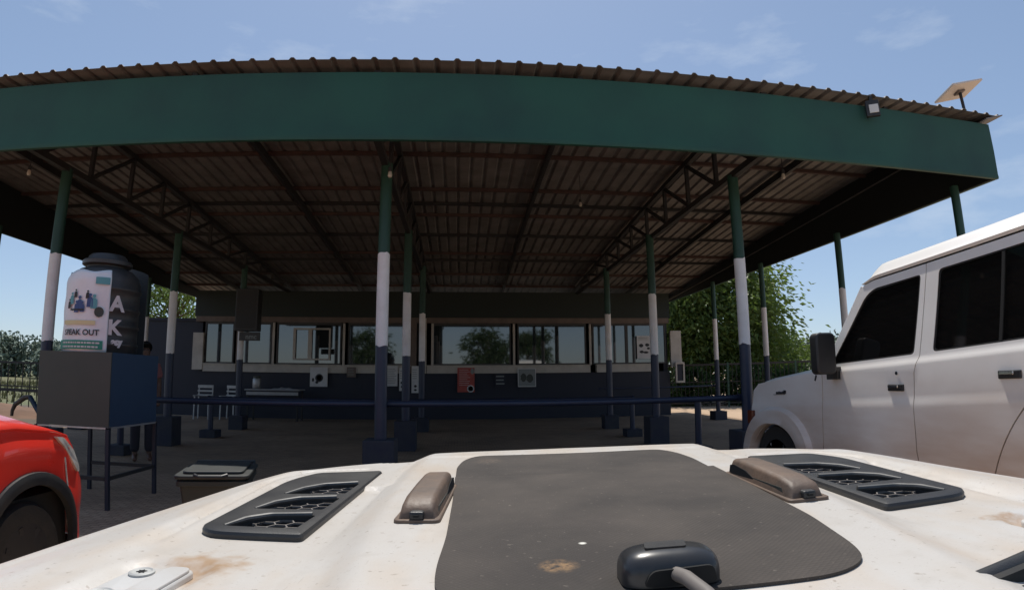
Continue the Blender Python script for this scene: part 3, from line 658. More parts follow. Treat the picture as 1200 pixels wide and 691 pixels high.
bm = bmesh.new(); lathe(bm, [(.0, 1.50), (.235, 1.50), (.25, 1.51), (.25, 1.545), (.235, 1.56), (.205, 1.565), (.19, 1.60), (.17, 1.62), (.0, 1.63)], 40); finish('lid', bm, 'tank', t, smooth=True, angle=35)
def on_cyl(a0, z0, r): return lambda x, y: (math.cos(R(a0)+x/r)*r, math.sin(R(a0)+x/r)*r, z0+y)
zt0 = -.86
for body, size, a0, z0 in (('A', .21, -36, 1.885), ('K', .20, -38, 1.655), ('asy', .085, -33, 1.555)):
    bm = bmesh.new(); add_text(bm, body, size, on_cyl(a0, z0+zt0, TR+.0145), .008); finish('lettering', bm, 'paper', t)
ban = thing('banner', (TC[0], TC[1], .86), 'white vinyl banner reading SPEAK OUT wrapped round the black tank', 'banner')
bm = bmesh.new(); A0, A1, Z0, Z1 = -165, -48, 1.475, 2.27; gr = []
for i in range(49):
    a = R(A0+(A1-A0)*i/48); rw = []
    for j in range(25):
        z = Z0+(Z1-Z0)*j/24; r = TR+.02+.007*noise.noise(Vector((i*.15, j*.22, 3)))-(.03*sstep(2.18, 2.27, z)); 
        if i > 46: r += .004
        rw.append(bm.verts.new((math.cos(a)*r, math.sin(a)*r, z+zt0+(.012*math.sin(i*.3) if j == 24 else 0))))
    gr.append(rw)
for i in range(48):
    for j in range(24): bm.faces.new((gr[i][j], gr[i+1][j], gr[i+1][j+1], gr[i][j+1]))
o = finish('banner_sheet', bm, 'vinyl', ban, smooth=True); sd = o.modifiers.new('s', 'SOLIDIFY'); sd.thickness = .003
BR = TR+.0345
bm = bmesh.new(); add_text(bm, 'SPEAK OUT', .076, on_cyl(-89, 1.635+zt0, BR), .002); finish('lettering', bm, 'ink', ban)
def patch(a0, a1, z0, z1, r, n=14):
    bm = bmesh.new(); lo = []; hi = []
    for i in range(n+1):
        a = R(a0+(a1-a0)*i/n); lo.append(bm.verts.new((math.cos(a)*r, math.sin(a)*r, z0+zt0))); hi.append(bm.verts.new((math.cos(a)*r, math.sin(a)*r, z1+zt0)))
    for i in range(n): bm.faces.new((lo[i], lo[i+1], hi[i+1], hi[i]))
    return bm
finish('green_band', patch(-135, -54, 1.50, 1.585, BR), 'inkgreen', ban)
rr = random.Random(3)
for z0 in (1.553, 1.515):
    bm = bmesh.new(); a = -122
    while a < -60:
        wdt = rr.uniform(2.0, 6.0); b2 = patch(a, min(a+wdt, -58), z0, z0+.016, BR+.002, 3)
        me = bpy.data.meshes.new('x'); b2.to_mesh(me); b2.free(); bm.from_mesh(me); bpy.data.meshes.remove(me); a += wdt+1.1
    finish('small_print', bm, 'paper', ban)
finish('slogan_line', patch(-122, -66, 1.735, 1.775, BR), 'inkyellow', ban)
# picture of people: simple figures
def figure(bm, a, z, s, lean=0):
    f = on_cyl(a, z+zt0, BR)
    vs_ = [bm.verts.new(f(math.cos(k*math.pi/6)*.014*s+lean, .052*s+math.sin(k*math.pi/6)*.014*s)) for k in range(12)]; bm.faces.new(vs_)
    bm.faces.new([bm.verts.new(f(x*s, y*s)) for x, y in ((-.026, -.05), (.026, -.05), (.024, .02), (.010, .036), (-.010, .036), (-.024, .02))])
for nm, mm_, lst in (('picture_figures', 'inkblue', ((-92, 1.93, 1.25), (-97, 1.90, 1.0), (-87, 1.90, .9), (-76, 1.96, 1.15))), ('picture_figures', 'inkteal', ((-70, 1.95, 1.2), (-107, 1.98, 1.0))), ('picture_figures', 'ink', ((-100, 2.03, .7), (-80, 2.02, .7), (-112, 1.93, .8)))):
    for a, z, s in lst:
        bm = bmesh.new(); figure(bm, a, z, s); finish('picture_figure', bm, mm_, ban)
finish('corner_tape', patch(-70, -50, 2.13, 2.2, BR), 'inkteal', ban)
bm = bmesh.new(); f = on_cyl(-62, 1.86+zt0, BR+.001); bm.faces.new([bm.verts.new(f(math.cos(k*math.pi/8)*.045, math.sin(k*math.pi/8)*.05)) for k in range(16)]); finish('picture_blob', bm, 'olive', ban)
finish('desk_mark', patch(-108, -84, 1.868, 1.885, BR+.001), 'ink', ban)

# ================================================================== wheeled bin
t = thing('wheelie_bin', (-1.61, 3.74, 0), 'grey green wheeled rubbish bin with closed lid in front of the near bonnet', 'bin', rz=R(13))
bm = bmesh.new(); lo = [bm.verts.new(p) for p in ((-.15, -.17, .05), (.15, -.17, .05), (.15, .16, .05), (-.15, .16, .05))]; hi = [bm.verts.new(p) for p in ((-.205, -.245, .645), (.205, -.245, .645), (.205, .225, .645), (-.205, .225, .645))]
bm.faces.new(lo); bm.faces.new(hi)
for i in range(4): bm.faces.new((lo[i], lo[(i+1) % 4], hi[(i+1) % 4], hi[i]))
finish('bin_body', bm, 'bin', t, bevel=.015)
bm = bmesh.new(); prism(bm, round_poly([(-.222, -.265), (.222, -.265), (.222, .235), (-.222, .235)], .03), .60, .635); finish('rim', bm, 'bin', t, bevel=.006)
bm = bmesh.new(); prism(bm, round_poly([(-.232, -.285), (.232, -.285), (.232, .25), (-.232, .25)], .05), .648, .672); prism(bm, round_poly([(-.19, -.23), (.19, -.23), (.19, .2), (-.19, .2)], .05), .672, .69); lid = finish('lid', bm, 'bin', t, bevel=.007)
bm = bmesh.new(); tube(bm, [(-.10, -.275, .675), (-.07, -.30, .668), (.07, -.30, .668), (.10, -.275, .675)], .012, 8); finish('lid_grip', bm, 'blackplastic', lid)
bm = bmesh.new(); tube(bm, [(-.2, .24, .66), (-.2, .30, .675), (.2, .30, .675), (.2, .24, .66)], .013, 8); finish('handle', bm, 'bin', t)
for sx in (-1, 1):
    bm = bmesh.new(); lathe(bm, [(.02, -.02), (.085, -.02), (.09, -.01), (.09, .01), (.085, .02), (.02, .02)], 24, (sx*.17, .2, .09), 'x'); finish('wheel', bm, 'rubber', t, smooth=True)

# ================================================================== person behind the tank stand
def person(loc, rz, label):
    t = thing('person', loc, label, 'person', rz=rz)
    def skin(name, V, E_, Rr, m, sub=2):
        me = bpy.data.meshes.new(name); me.from_pydata(V, E_, []); o = bpy.data.objects.new(name, me); COL.objects.link(o); o.parent = t
        sk = o.modifiers.new('skin', 'SKIN'); sk.use_smooth_shade = True
        for i, v in enumerate(me.skin_vertices[0].data): v.radius = Rr[i] if isinstance(Rr[i], tuple) else (Rr[i], Rr[i]); v.use_root = (i == 0)
        ss = o.modifiers.new('sub', 'SUBSURF'); ss.levels = ss.render_levels = sub; me.materials.append(MT[m]); return o
    V = [(0, 0, .95), (0, 0, 1.18), (0, .01, 1.36), (0, .0, 1.46), (0, -.015, 1.53), (0, -.02, 1.60), (0, -.012, 1.67), (-.09, 0, .88), (-.10, -.01, .48), (-.10, .02, .08), (-.11, -.13, .03), (.09, 0, .88), (.10, -.01, .48), (.10, .02, .08), (.11, -.13, .03),
         (-.17, .01, 1.38), (-.22, .03, 1.12), (-.21, -.07, .90), (-.20, -.10, .80), (.17, .01, 1.38), (.22, .03, 1.12), (.21, -.07, .90), (.20, -.10, .80)]
    E_ = [(0, 1), (1, 2), (2, 3), (3, 4), (4, 5), (5, 6), (0, 7), (7, 8), (8, 9), (9, 10), (0, 11), (11, 12), (12, 13), (13, 14), (2, 15), (15, 16), (16, 17), (17, 18), (2, 19), (19, 20), (20, 21), (21, 22)]
    Rr = [(.13, .10), (.125, .095), (.13, .09), .055, .062, .080, .065, .085, .06, .042, .035, .085, .06, .042, .035, .058, .042, .034, .03, .058, .042, .034, .03]
    skin('body', V, E_, Rr, 'skin')
    V = [(0, 0, .98), (0, 0, 1.18), (0, .01, 1.36), (0, .0, 1.44), (-.18, .01, 1.38), (-.215, .02, 1.20), (.18, .01, 1.38), (.215, .02, 1.20)]
    skin('shirt', V, [(0, 1), (1, 2), (2, 3), (2, 4), (4, 5), (2, 6), (6, 7)], [(.155, .12), (.145, .112), (.15, .108), .07, .078, .068, .078, .068], 'pink')
    V = [(0, 0, .97), (-.09, 0, .88), (-.10, -.01, .48), (-.10, .02, .12), (.09, 0, .88), (.10, -.01, .48), (.10, .02, .12)]
    skin('trousers', V, [(0, 1), (1, 2), (2, 3), (0, 4), (4, 5), (5, 6)], [(.15, .118), .10, .078, .07, .10, .078, .07], 'trousers')
    bm = bmesh.new(); bmesh.ops.create_uvsphere(bm, u_segments=20, v_segments=12, radius=.098, matrix=Matrix.Translation((0, .012, 1.665)))
    for v in list(bm.verts):
        if v.co.y < -.045 and v.co.z < 1.70 or v.co.z < 1.60: bm.verts.remove(v)
    finish('hair', bm, 'hair', t, smooth=True)
    for sx in (-1, 1):
        bm = bmesh.new(); bmesh.ops.create_uvsphere(bm, u_segments=10, v_segments=8, radius=.012, matrix=Matrix.Translation((sx*.032, -.088, 1.625))); finish('eye', bm, 'ink', t, smooth=True)
    return t
person((-4.70, 8.1, 0), R(35), 'person in a pink shirt standing behind the tank stand')

# ================================================================== fences, tap, sand heap
t = thing('railing_fence', (-15.5, 16, 0), 'black metal railing with upright bars at the edge of the dry field', 'fence')
def fpost(t, pts_rails, x0, x1, step, zt_, r=.012, z0=.05, fn=lambda x: (x, 0)):
    n = 0; x = x0
    bm = bmesh.new()
    while x <= x1: 
        a, b = fn(x); tube(bm, [(a, b, z0), (a, b, zt_)], r, 6); x += step
    finish('upright_bars', bm, 'steel_dark', t)
    for z, th in pts_rails:
        bm = bmesh.new(); p0, p1 = fn(x0-.05), fn(x1+.05); beam(bm, (*p0, z), (*p1, z), .04, th); finish('rail', bm, 'steel_dark', t)
fpost(t, ((1.46, .06), (.74, .035), (.62, .09), (.1, .04)), -4.6, 2.75, .275, 1.46, .016)
for x in (-4.65, -1.0, 2.78):
    bm = bmesh.new(); box(bm, (x, 0, .77), (.09, .09, 1.54)); finish('post', bm, 'steel_dark', t)
t = thing('railing_fence', (11.8, 18.9, 0), 'dark green metal railing in front of the broad-leaved tree on the right', 'fence', rz=R(-21))
fpost(t, ((1.60, .07), (.95, .03), (.16, .05)), -4.4, 5.4, .16, 1.6, .012)
for x in (-4.45, -2.0, .5, 3.0, 5.45):
    bm = bmesh.new(); box(bm, (x, 0, .83), (.07, .07, 1.66)); finish('post', bm, 'green_dark', t)
t = thing('standpipe', (-8.0, 10, 0), 'slanting blue water pipe with a rusty bent spout near the railing', 'water pipe')
bm = bmesh.new(); tube(bm, [(.25, .3, 0), (.15, .0, .25), (-.24, 0, .76)], .045, 10); finish('pipe', bm, 'bluesheet', t, smooth=True)
bm = bmesh.new(); tube(bm, [(-.22, 0, .76), (-.36, 0, .74), (-.58, 0, .60), (-.64, 0, .48), (-.65, 0, .38)], [.04, .05, .045, .035, .03], 10); finish('spout', bm, 'brown_dusty', t, smooth=True)
bm = bmesh.new()
gr = []
for i in range(29):
    rw = []
    for j in range(21):
        x, y = -2.2+4.4*i/28, -1.2+2.4*j/20; d = (x/2.2)**2+(y/1.2)**2
        rw.append(bm.verts.new((x, y, max(-.02, .30*(1-d)) + .06*noise.noise(Vector((x*2, y*2, 0)))*(1 if d < 1 else 0))))
    gr.append(rw)
for i in range(28):
    for j in range(20): bm.faces.new((gr[i][j], gr[i+1][j], gr[i+1][j+1], gr[i][j+1]))
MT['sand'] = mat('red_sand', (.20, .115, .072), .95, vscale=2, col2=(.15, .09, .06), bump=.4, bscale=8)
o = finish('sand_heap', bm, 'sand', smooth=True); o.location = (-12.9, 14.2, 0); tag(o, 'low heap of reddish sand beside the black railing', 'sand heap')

# ================================================================== trees
def leaf_faces(bm, p, d, size, rnd, wide=.32):
    d = d.normalized(); s = d.cross(Vector((rnd.uniform(-1, 1), rnd.uniform(-1, 1), rnd.uniform(-1, 1)))).normalized()
    n = d.cross(s); L_ = size*rnd.uniform(.7, 1.25); wv = L_*wide*rnd.uniform(.8, 1.2)
    a = bm.verts.new(p); b = bm.verts.new(p+d*L_*.45+s*wv*.5+n*L_*.06); c = bm.verts.new(p+d*L_-n*L_*.10); e = bm.verts.new(p+d*L_*.45-s*wv*.5+n*L_*.06)
    bm.faces.new((a, b, c)); bm.faces.new((a, c, e))
def tree(name, loc, h, rx, rz_, zc, label, cat, seed, leaf=.30, nclus=70, per=55, m='leafA', trunk_r=.16, group=None, wide=.34, low=-.9):
    rnd = random.Random(seed); t = thing(name, loc, label, cat, group)
    bm = bmesh.new(); top = Vector((rnd.uniform(-.2, .2), rnd.uniform(-.2, .2), zc+rz_*.3))
    tube(bm, [(0, 0, -.1), (rnd.uniform(-.1, .1), rnd.uniform(-.1, .1), zc*.35), (top.x*.6, top.y*.6, zc*.75), top], [trunk_r*1.25, trunk_r, trunk_r*.7, trunk_r*.25], 10)
    cl = []
    while len(cl) < nclus:
        v = Vector((rnd.uniform(-1, 1), rnd.uniform(-1, 1), rnd.uniform(low, 1)))
        l = v.length
        if l > 1 or l < .35: continue
        k = 1+.22*noise.noise(v*1.7+Vector((seed, 0, 0)))
        cl.append(Vector((v.x*rx*k, v.y*rx*k, zc+v.z*rz_*k)))
    for c in cl[::5]:
        st = Vector((top.x*.5, top.y*.5, min(zc*.8, max(zc*.3, c.z-.6)))); mid = (st+c)/2+Vector((0, 0, .15)); tube(bm, [st, mid, c], [trunk_r*.35, trunk_r*.22, trunk_r*.07], 6, False)
    finish('trunk', bm, 'bark', t, smooth=True)
    bm = bmesh.new()
    for c in cl:
        cr = rnd.uniform(.10, .21)*(rx+rz_)
        for _ in range(per):
            o_ = Vector((rnd.gauss(0, .5), rnd.gauss(0, .5), rnd.gauss(0, .42)))*cr
            d = Vector((o_.x*.8+rnd.uniform(-.5, .5)*cr, o_.y*.8+rnd.uniform(-.5, .5)*cr, -cr*.35+rnd.uniform(-.5, .45)*cr))
            leaf_faces(bm, c+o_, d, leaf, rnd, wide)
    finish('crown', bm, m, t)
    return t
tree('broadleaf_tree', (11.2, 24.5, 0), 8, 3.5, 3.6, 4.4, 'tall broad-leaved tree with big drooping leaves behind the canopy on the right', 'tree', 3, .25, 240, 165, 'leafA', .22, wide=.45)
tree('bushy_tree', (15.4, 25.5, 0), 4, 1.9, 1.6, 1.75, 'low bushy tree beside the tall one, right of the last columns', 'tree', 5, .32, 60, 70, 'leafA', .12)
tree('bushy_tree', (8.0, 27.0, 0), 4, 2.0, 2.2, 2.6, 'dark bushy tree behind the right end of the office', 'tree', 6, .32, 60, 65, 'leafB', .14)
tree('broadleaf_tree', (-14.2, 27, 0), 7, 2.6, 2.1, 4.9, 'sunlit tree top showing above the dark wall on the left', 'tree', 9, .30, 80, 60, 'leafA', .2)
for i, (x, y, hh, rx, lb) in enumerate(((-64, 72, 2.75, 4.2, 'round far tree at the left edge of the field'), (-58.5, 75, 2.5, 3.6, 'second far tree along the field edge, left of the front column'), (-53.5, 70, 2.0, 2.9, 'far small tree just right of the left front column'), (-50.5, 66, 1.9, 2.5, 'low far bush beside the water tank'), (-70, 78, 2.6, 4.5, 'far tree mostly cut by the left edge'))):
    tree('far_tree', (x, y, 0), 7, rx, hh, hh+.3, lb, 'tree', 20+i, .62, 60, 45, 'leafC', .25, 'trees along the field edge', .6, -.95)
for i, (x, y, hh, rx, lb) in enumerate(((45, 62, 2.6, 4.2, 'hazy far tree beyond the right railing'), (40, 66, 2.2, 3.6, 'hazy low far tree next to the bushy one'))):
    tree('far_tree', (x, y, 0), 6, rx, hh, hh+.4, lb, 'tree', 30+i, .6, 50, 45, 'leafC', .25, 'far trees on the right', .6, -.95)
for i, (x, y, lb) in enumerate(((2.5, -16, 'tree across the yard mirrored in the middle windows'), (6.5, -19, 'tree across the yard mirrored right of the red poster'), (-9, -21, 'tree across the yard mirrored in the left windows'))):
    tree('yard_tree', (x, y, 0), 7, 2.0, 2.2, 3.7, lb, 'tree', 40+i, .5, 46, 40, 'leafB', .2, 'trees across the yard')
for i, (x, y, r_, lb) in enumerate(((9.2, 21.6, 1.15, 'dense low bush behind the railing, nearest the office'), (11.4, 20.8, 1.2, 'dense low bush behind the middle of the right railing'), (13.5, 20.0, 1.2, 'dense low bush behind the railing, right of the trunk'), (15.6, 19.2, 1.2, 'dense low bush at the far right end of the railing'))):
    tree('bush', (x, y, 0), 2, r_, .8, .75, lb, 'bush', 50+i, .24, 50, 70, 'leafB', .05, 'bushes behind the right railing')
# scattered dry grass
bm = bmesh.new(); rnd = random.Random(11)
for _ in range(2600):
    x, y = rnd.uniform(-40, -12), rnd.uniform(18.6, 55)
    if x > -13.3-(y-18.6)*.2: continue
    hgt = rnd.uniform(.15, .5)
    for _k in range(3):
        a = rnd.uniform(0, 6.28); b0 = Vector((x+rnd.uniform(-.1, .1), y+rnd.uniform(-.1, .1), 0)); s_ = Vector((math.cos(a), math.sin(a), 0))*.03
        bm.faces.new([bm.verts.new(b0-s_), bm.verts.new(b0+s_), bm.verts.new(b0+Vector((rnd.uniform(-.12, .12), rnd.uniform(-.12, .12), hgt)))])
tag(finish('grass', bm, 'grassblade'), 'dry tufts of grass in the field beyond the railing', 'grass', kind='stuff')

# ================================================================== wheels
def wheel(parent, x, y, z, r, wd, side, spokes=5, hub='galv'):
    """side: +1 outer face towards +x"""
    bm = bmesh.new()
    lathe(bm, [(r*.62, -wd/2), (r*.93, -wd/2), (r*.985, -wd*.36), (r, -wd*.2), (r, wd*.2), (r*.985, wd*.36), (r*.93, wd/2), (r*.80, wd*.52), (r*.62, wd*.5), (r*.60, wd*.3), (r*.60, -wd*.4)], 48, (x, y, z), 'x')
    tyre = finish('tyre', bm, 'rubber', parent, smooth=True, angle=30)
    bm = bmesh.new(); q = lambda a: a*side
    lathe(bm, [(r*.62, q(wd*.5)), (r*.59, q(wd*.47)), (r*.55, q(wd*.25)), (r*.54, q(wd*.05)), (.03, q(wd*.02))], 40, (x, y, z), 'x')
    for k in range(spokes):
        a = 2*math.pi*k/spokes; beam(bm, (x+q(wd*.34), y+math.cos(a)*.03, z+math.sin(a)*.03), (x+q(wd*.40), y+math.cos(a)*r*.58, z+math.sin(a)*r*.58), .05, .03)
    lathe(bm, [(.055, q(wd*.30)), (.05, q(wd*.44)), (.0, q(wd*.45))], 16, (x, y, z), 'x')
    finish('rim', bm, hub, tyre, smooth=True, angle=35)
    return tyre

# ================================================================== red car on the left
rc = thing('red_car', (-3.17, 1.0, 0), 'red car with black wheel arch trim and scuffed front corner parked at the left edge', 'car')
HW = .90; WY, WZ, WR = 1.80, .325, .295
def interp(tab, x):
    for (a, va), (b, vb) in zip(tab[:-1], tab[1:]):
        if x <= b: 
            k = (x-a)/(b-a); k = max(0, min(1, k)); return va+(vb-va)*k
    return tab[-1][1]
wtab = [(-2.2, .80), (-2.0, .88), (1.95, .90), (2.12, .888), (2.24, .862), (2.33, .82), (2.42, .74), (2.50, .62), (2.56, .44), (2.58, .30)]
shtab = [(-2.2, .97), (1.69, .985), (2.02, .945), (2.12, .915), (2.20, .84), (2.28, .75), (2.36, .66), (2.58, .57)]   # shoulder
toptab = [(0.9, 1.15), (1.69, 1.10), (1.9, 1.07), (2.05, 1.01), (2.15, .95), (2.28, .83), (2.38, .72), (2.58, .62)]
def zlow(y, R_=.385):
    z = .24
    for wy in (WY, -1.45):
        d = abs(y-wy)
        if d < R_: z = max(z, WZ+math.sqrt(R_*R_-d*d))
    return z
bm = bmesh.new(); rows = []; ys = sorted(set([round(-2.2+.05*i, 3) for i in range(88)]+[round(1.3+.02*i, 3) for i in range(65)]))
ys = [y for y in ys if y <= 2.58]
for y in ys:
    w_ = interp(wtab, y); sh = interp(shtab, y); zl = min(zlow(y), sh-.03); col = []
    for k in range(8):
        z = zl+(sh-zl)*k/7; xin = .012*((z-.62)/.3)**2 + (.018 if z > sh-.05 else 0)+ .006*math.sin(z*20)
        col.append((w_-xin, z))
    rows.append([bm.verts.new((-a, y, z)) for a, z in col[::-1]]+[None]+[bm.verts.new((a, y, z)) for a, z in col])
for i in range(len(rows)-1):
    for s_ in (slice(0, 8), slice(9, 17)):
        a, b = rows[i][s_], rows[i+1][s_]
        for k in range(7): bm.faces.new((a[k], b[k], b[k+1], a[k+1]))
# close the nose and the tail
nose = [v for v in rows[-1] if v]; bm.faces.new(nose); tail = [v for v in rows[0] if v]; bm.faces.new(tail)
body = finish('body', bm, 'red_paint', rc, smooth=True, angle=50)
bm = bmesh.new(); rows = []
for y in [yy for yy in ys if yy >= .9]:
    w_ = interp(wtab, y); sh = interp(shtab, y)+.008; tp = interp(toptab, y); col = []
    for k in range(17):
        u = -1+2*k/16; z = sh+(max(tp, sh+.01)-sh)*(1-abs(u)**2.6); col.append(bm.verts.new((u*(w_-.022), y, z)))
    rows.append(col)
for i in range(len(rows)-1):
    for k in range(16): bm.faces.new((rows[i][k], rows[i+1][k], rows[i+1][k+1], rows[i][k+1]))
o = finish('bonnet', bm, 'red_paint', rc, smooth=True, angle=60); sd = o.modifiers.new('s', 'SOLIDIFY'); sd.thickness = .012
bm = bmesh.new()
for i in range(1): bxr(bm, -.80, .80, -2.1, 2.2, .22, .60)
finish('underbody', bm, 'gap', rc)
# cabin
bm = bmesh.new(); secs = [(.95, .80, 1.10, 1.105), (.25, .72, 1.10, 1.50), (-.4, .70, 1.10, 1.55), (-1.4, .70, 1.10, 1.53), (-2.1, .74, 1.0, 1.12)]
rows = []
for y, w_, z0, z1 in secs: rows.append([bm.verts.new(p) for p in ((-.86, y, .94), (-w_, y, z1-.06 if z1 > 1.2 else z1), (-w_+.12, y, z1), (w_-.12, y, z1), (w_, y, z1-.06 if z1 > 1.2 else z1), (.86, y, .94))])
for i in range(len(rows)-1):
    for k in range(5): bm.faces.new((rows[i][k], rows[i+1][k], rows[i+1][k+1], rows[i][k+1]))
finish('cabin', bm, 'glass_dark', rc)
bm = bmesh.new(); prism(bm, round_poly([(-.60, .2), (.60, .2), (.60, -1.45), (-.60, -1.45)], .1), 1.535, 1.575); finish('roof', bm, 'red_paint', rc, bevel=.015)
for sx in (-1, 1):
    for wy in (WY, -1.45):
        w0 = wheel(rc, sx*(HW-.16), wy, WZ-.03, WR, .21, sx, 7, 'steel_dark')
    n = 30                       # arch trims
    for wy in (WY, -1.45):
        prev = None; bm = bmesh.new()
        for i in range(n+1):
            a = R(-12+204*i/n); pts = []
            for rr, off in ((.355, -.02), (.358, .016), (.40, .022), (.425, .014), (.43, -.01)):
                y = wy+math.cos(a)*rr; z = WZ+math.sin(a)*rr; xx = interp(wtab, y)-.012*((z-.62)/.3)**2
                pts.append(bm.verts.new((sx*(xx+off), y, z)))
            if prev:
                for k in range(4): bm.faces.new((prev[k], pts[k], pts[k+1], prev[k+1]))
            prev = pts
        finish('arch_trim', bm, 'blackplastic', rc, smooth=True)
    bm = bmesh.new()             # headlamp sliver wrapping the corner
    def hl(a, b, z): return (sx*(interp(wtab, a)+z-.012*((b-.62)/.3)**2), a, b)
    prism(bm, round_poly([(1.99, .925), (2.06, .915), (2.17, .83), (2.235, .735), (2.24, .695), (2.215, .70), (2.14, .78), (2.07, .86)], .012, 3), -.01, .012, hl); finish('headlamp', bm, 'lens', rc, smooth=True, angle=35)
    bm = bmesh.new(); prism(bm, [(2.075, .80), (2.085, .80), (2.11, .62), (2.13, .50), (2.12, .50), (2.10, .62)], .0, .005, hl); finish('scuff_line', bm, 'lens', rc)
bm = bmesh.new(); box(bm, (0, 2.57, .42), (.9, .03, .12)); finish('grille', bm, 'blackplastic', rc)
bm = bmesh.new(); box(bm, (.05, 2.3, .235), (1.5, .3, .03)); finish('bumper_lip', bm, 'blackplastic', rc)

# ================================================================== white estate car on the right
lc = thing('white_estate_car', (3.90, 3.0, 0), 'tall white boxy off-road estate car with tinted windows and dusty doors parked on the right', 'car')
FX = -.90
TILT = -.045
def inset(z):
    if z < .62: return .03*((.62-z)/.15)**1.5
    if z < 1.02: return .0
    if z < 1.10: return .010*sstep(1.02, 1.10, z)
    if z < 1.30: return .010+.004*(z-1.10)/.2
    if z < 1.36: return .014+.022*sstep(1.30, 1.36, z)
    return .036+(z-1.36)*.14
def zmap(z): return z if z < 1.36 else 1.36+(z-1.36)*1.05
def lcf(side, y, z, out_=0.0):
    return Vector((side*(-FX-inset(z)+out_), y, zmap(z)+TILT*(y-.2)))
LEV = [.5, .54, .58, .62, 1.02, 1.04, 1.06, 1.08, 1.10, 1.30, 1.315, 1.33, 1.345, 1.36]
def panel(name, polys, m, parent, side, out_=0.0, th=.018, holes=(), lev=LEV, bev=.004):
    bm = bmesh.new(); edges = []
    for poly in [polys]+list(holes):
        v = [bm.verts.new((0, a, b)) for a, b in poly]; edges += [bm.edges.new((v[i], v[(i+1) % len(v)])) for i in range(len(v))]
    bmesh.ops.triangle_fill(bm, use_beauty=True, edges=edges)
    for z in lev: bmesh.ops.bisect_plane(bm, geom=bm.verts[:]+bm.edges[:]+bm.faces[:], plane_co=(0, 0, z), plane_no=(0, 0, 1))
    bmesh.ops.dissolve_limit(bm, angle_limit=.01, verts=bm.verts, edges=bm.edges, delimit={'NORMAL'}) if False else None
    base = [v for v in bm.verts]
    r_ = bmesh.ops.extrude_face_region(bm, geom=bm.faces[:]); newv = [g for g in r_['geom'] if isinstance(g, bmesh.types.BMVert)]; ns = set(newv)
    for v in bm.verts: v.co = lcf(side, v.co.y, v.co.z, out_ if v in ns else out_-th)
    return finish(name, bm, m, parent, smooth=True, angle=28)
def arc(cy, cz, r, a0, a1, n=14): return [(cy+math.cos(R(a0+(a1-a0)*i/n))*r, cz+math.sin(R(a0+(a1-a0)*i/n))*r) for i in range(n+1)]
FWY, RWY, WCZ, WRR = 1.98, -1.30, .40, .385
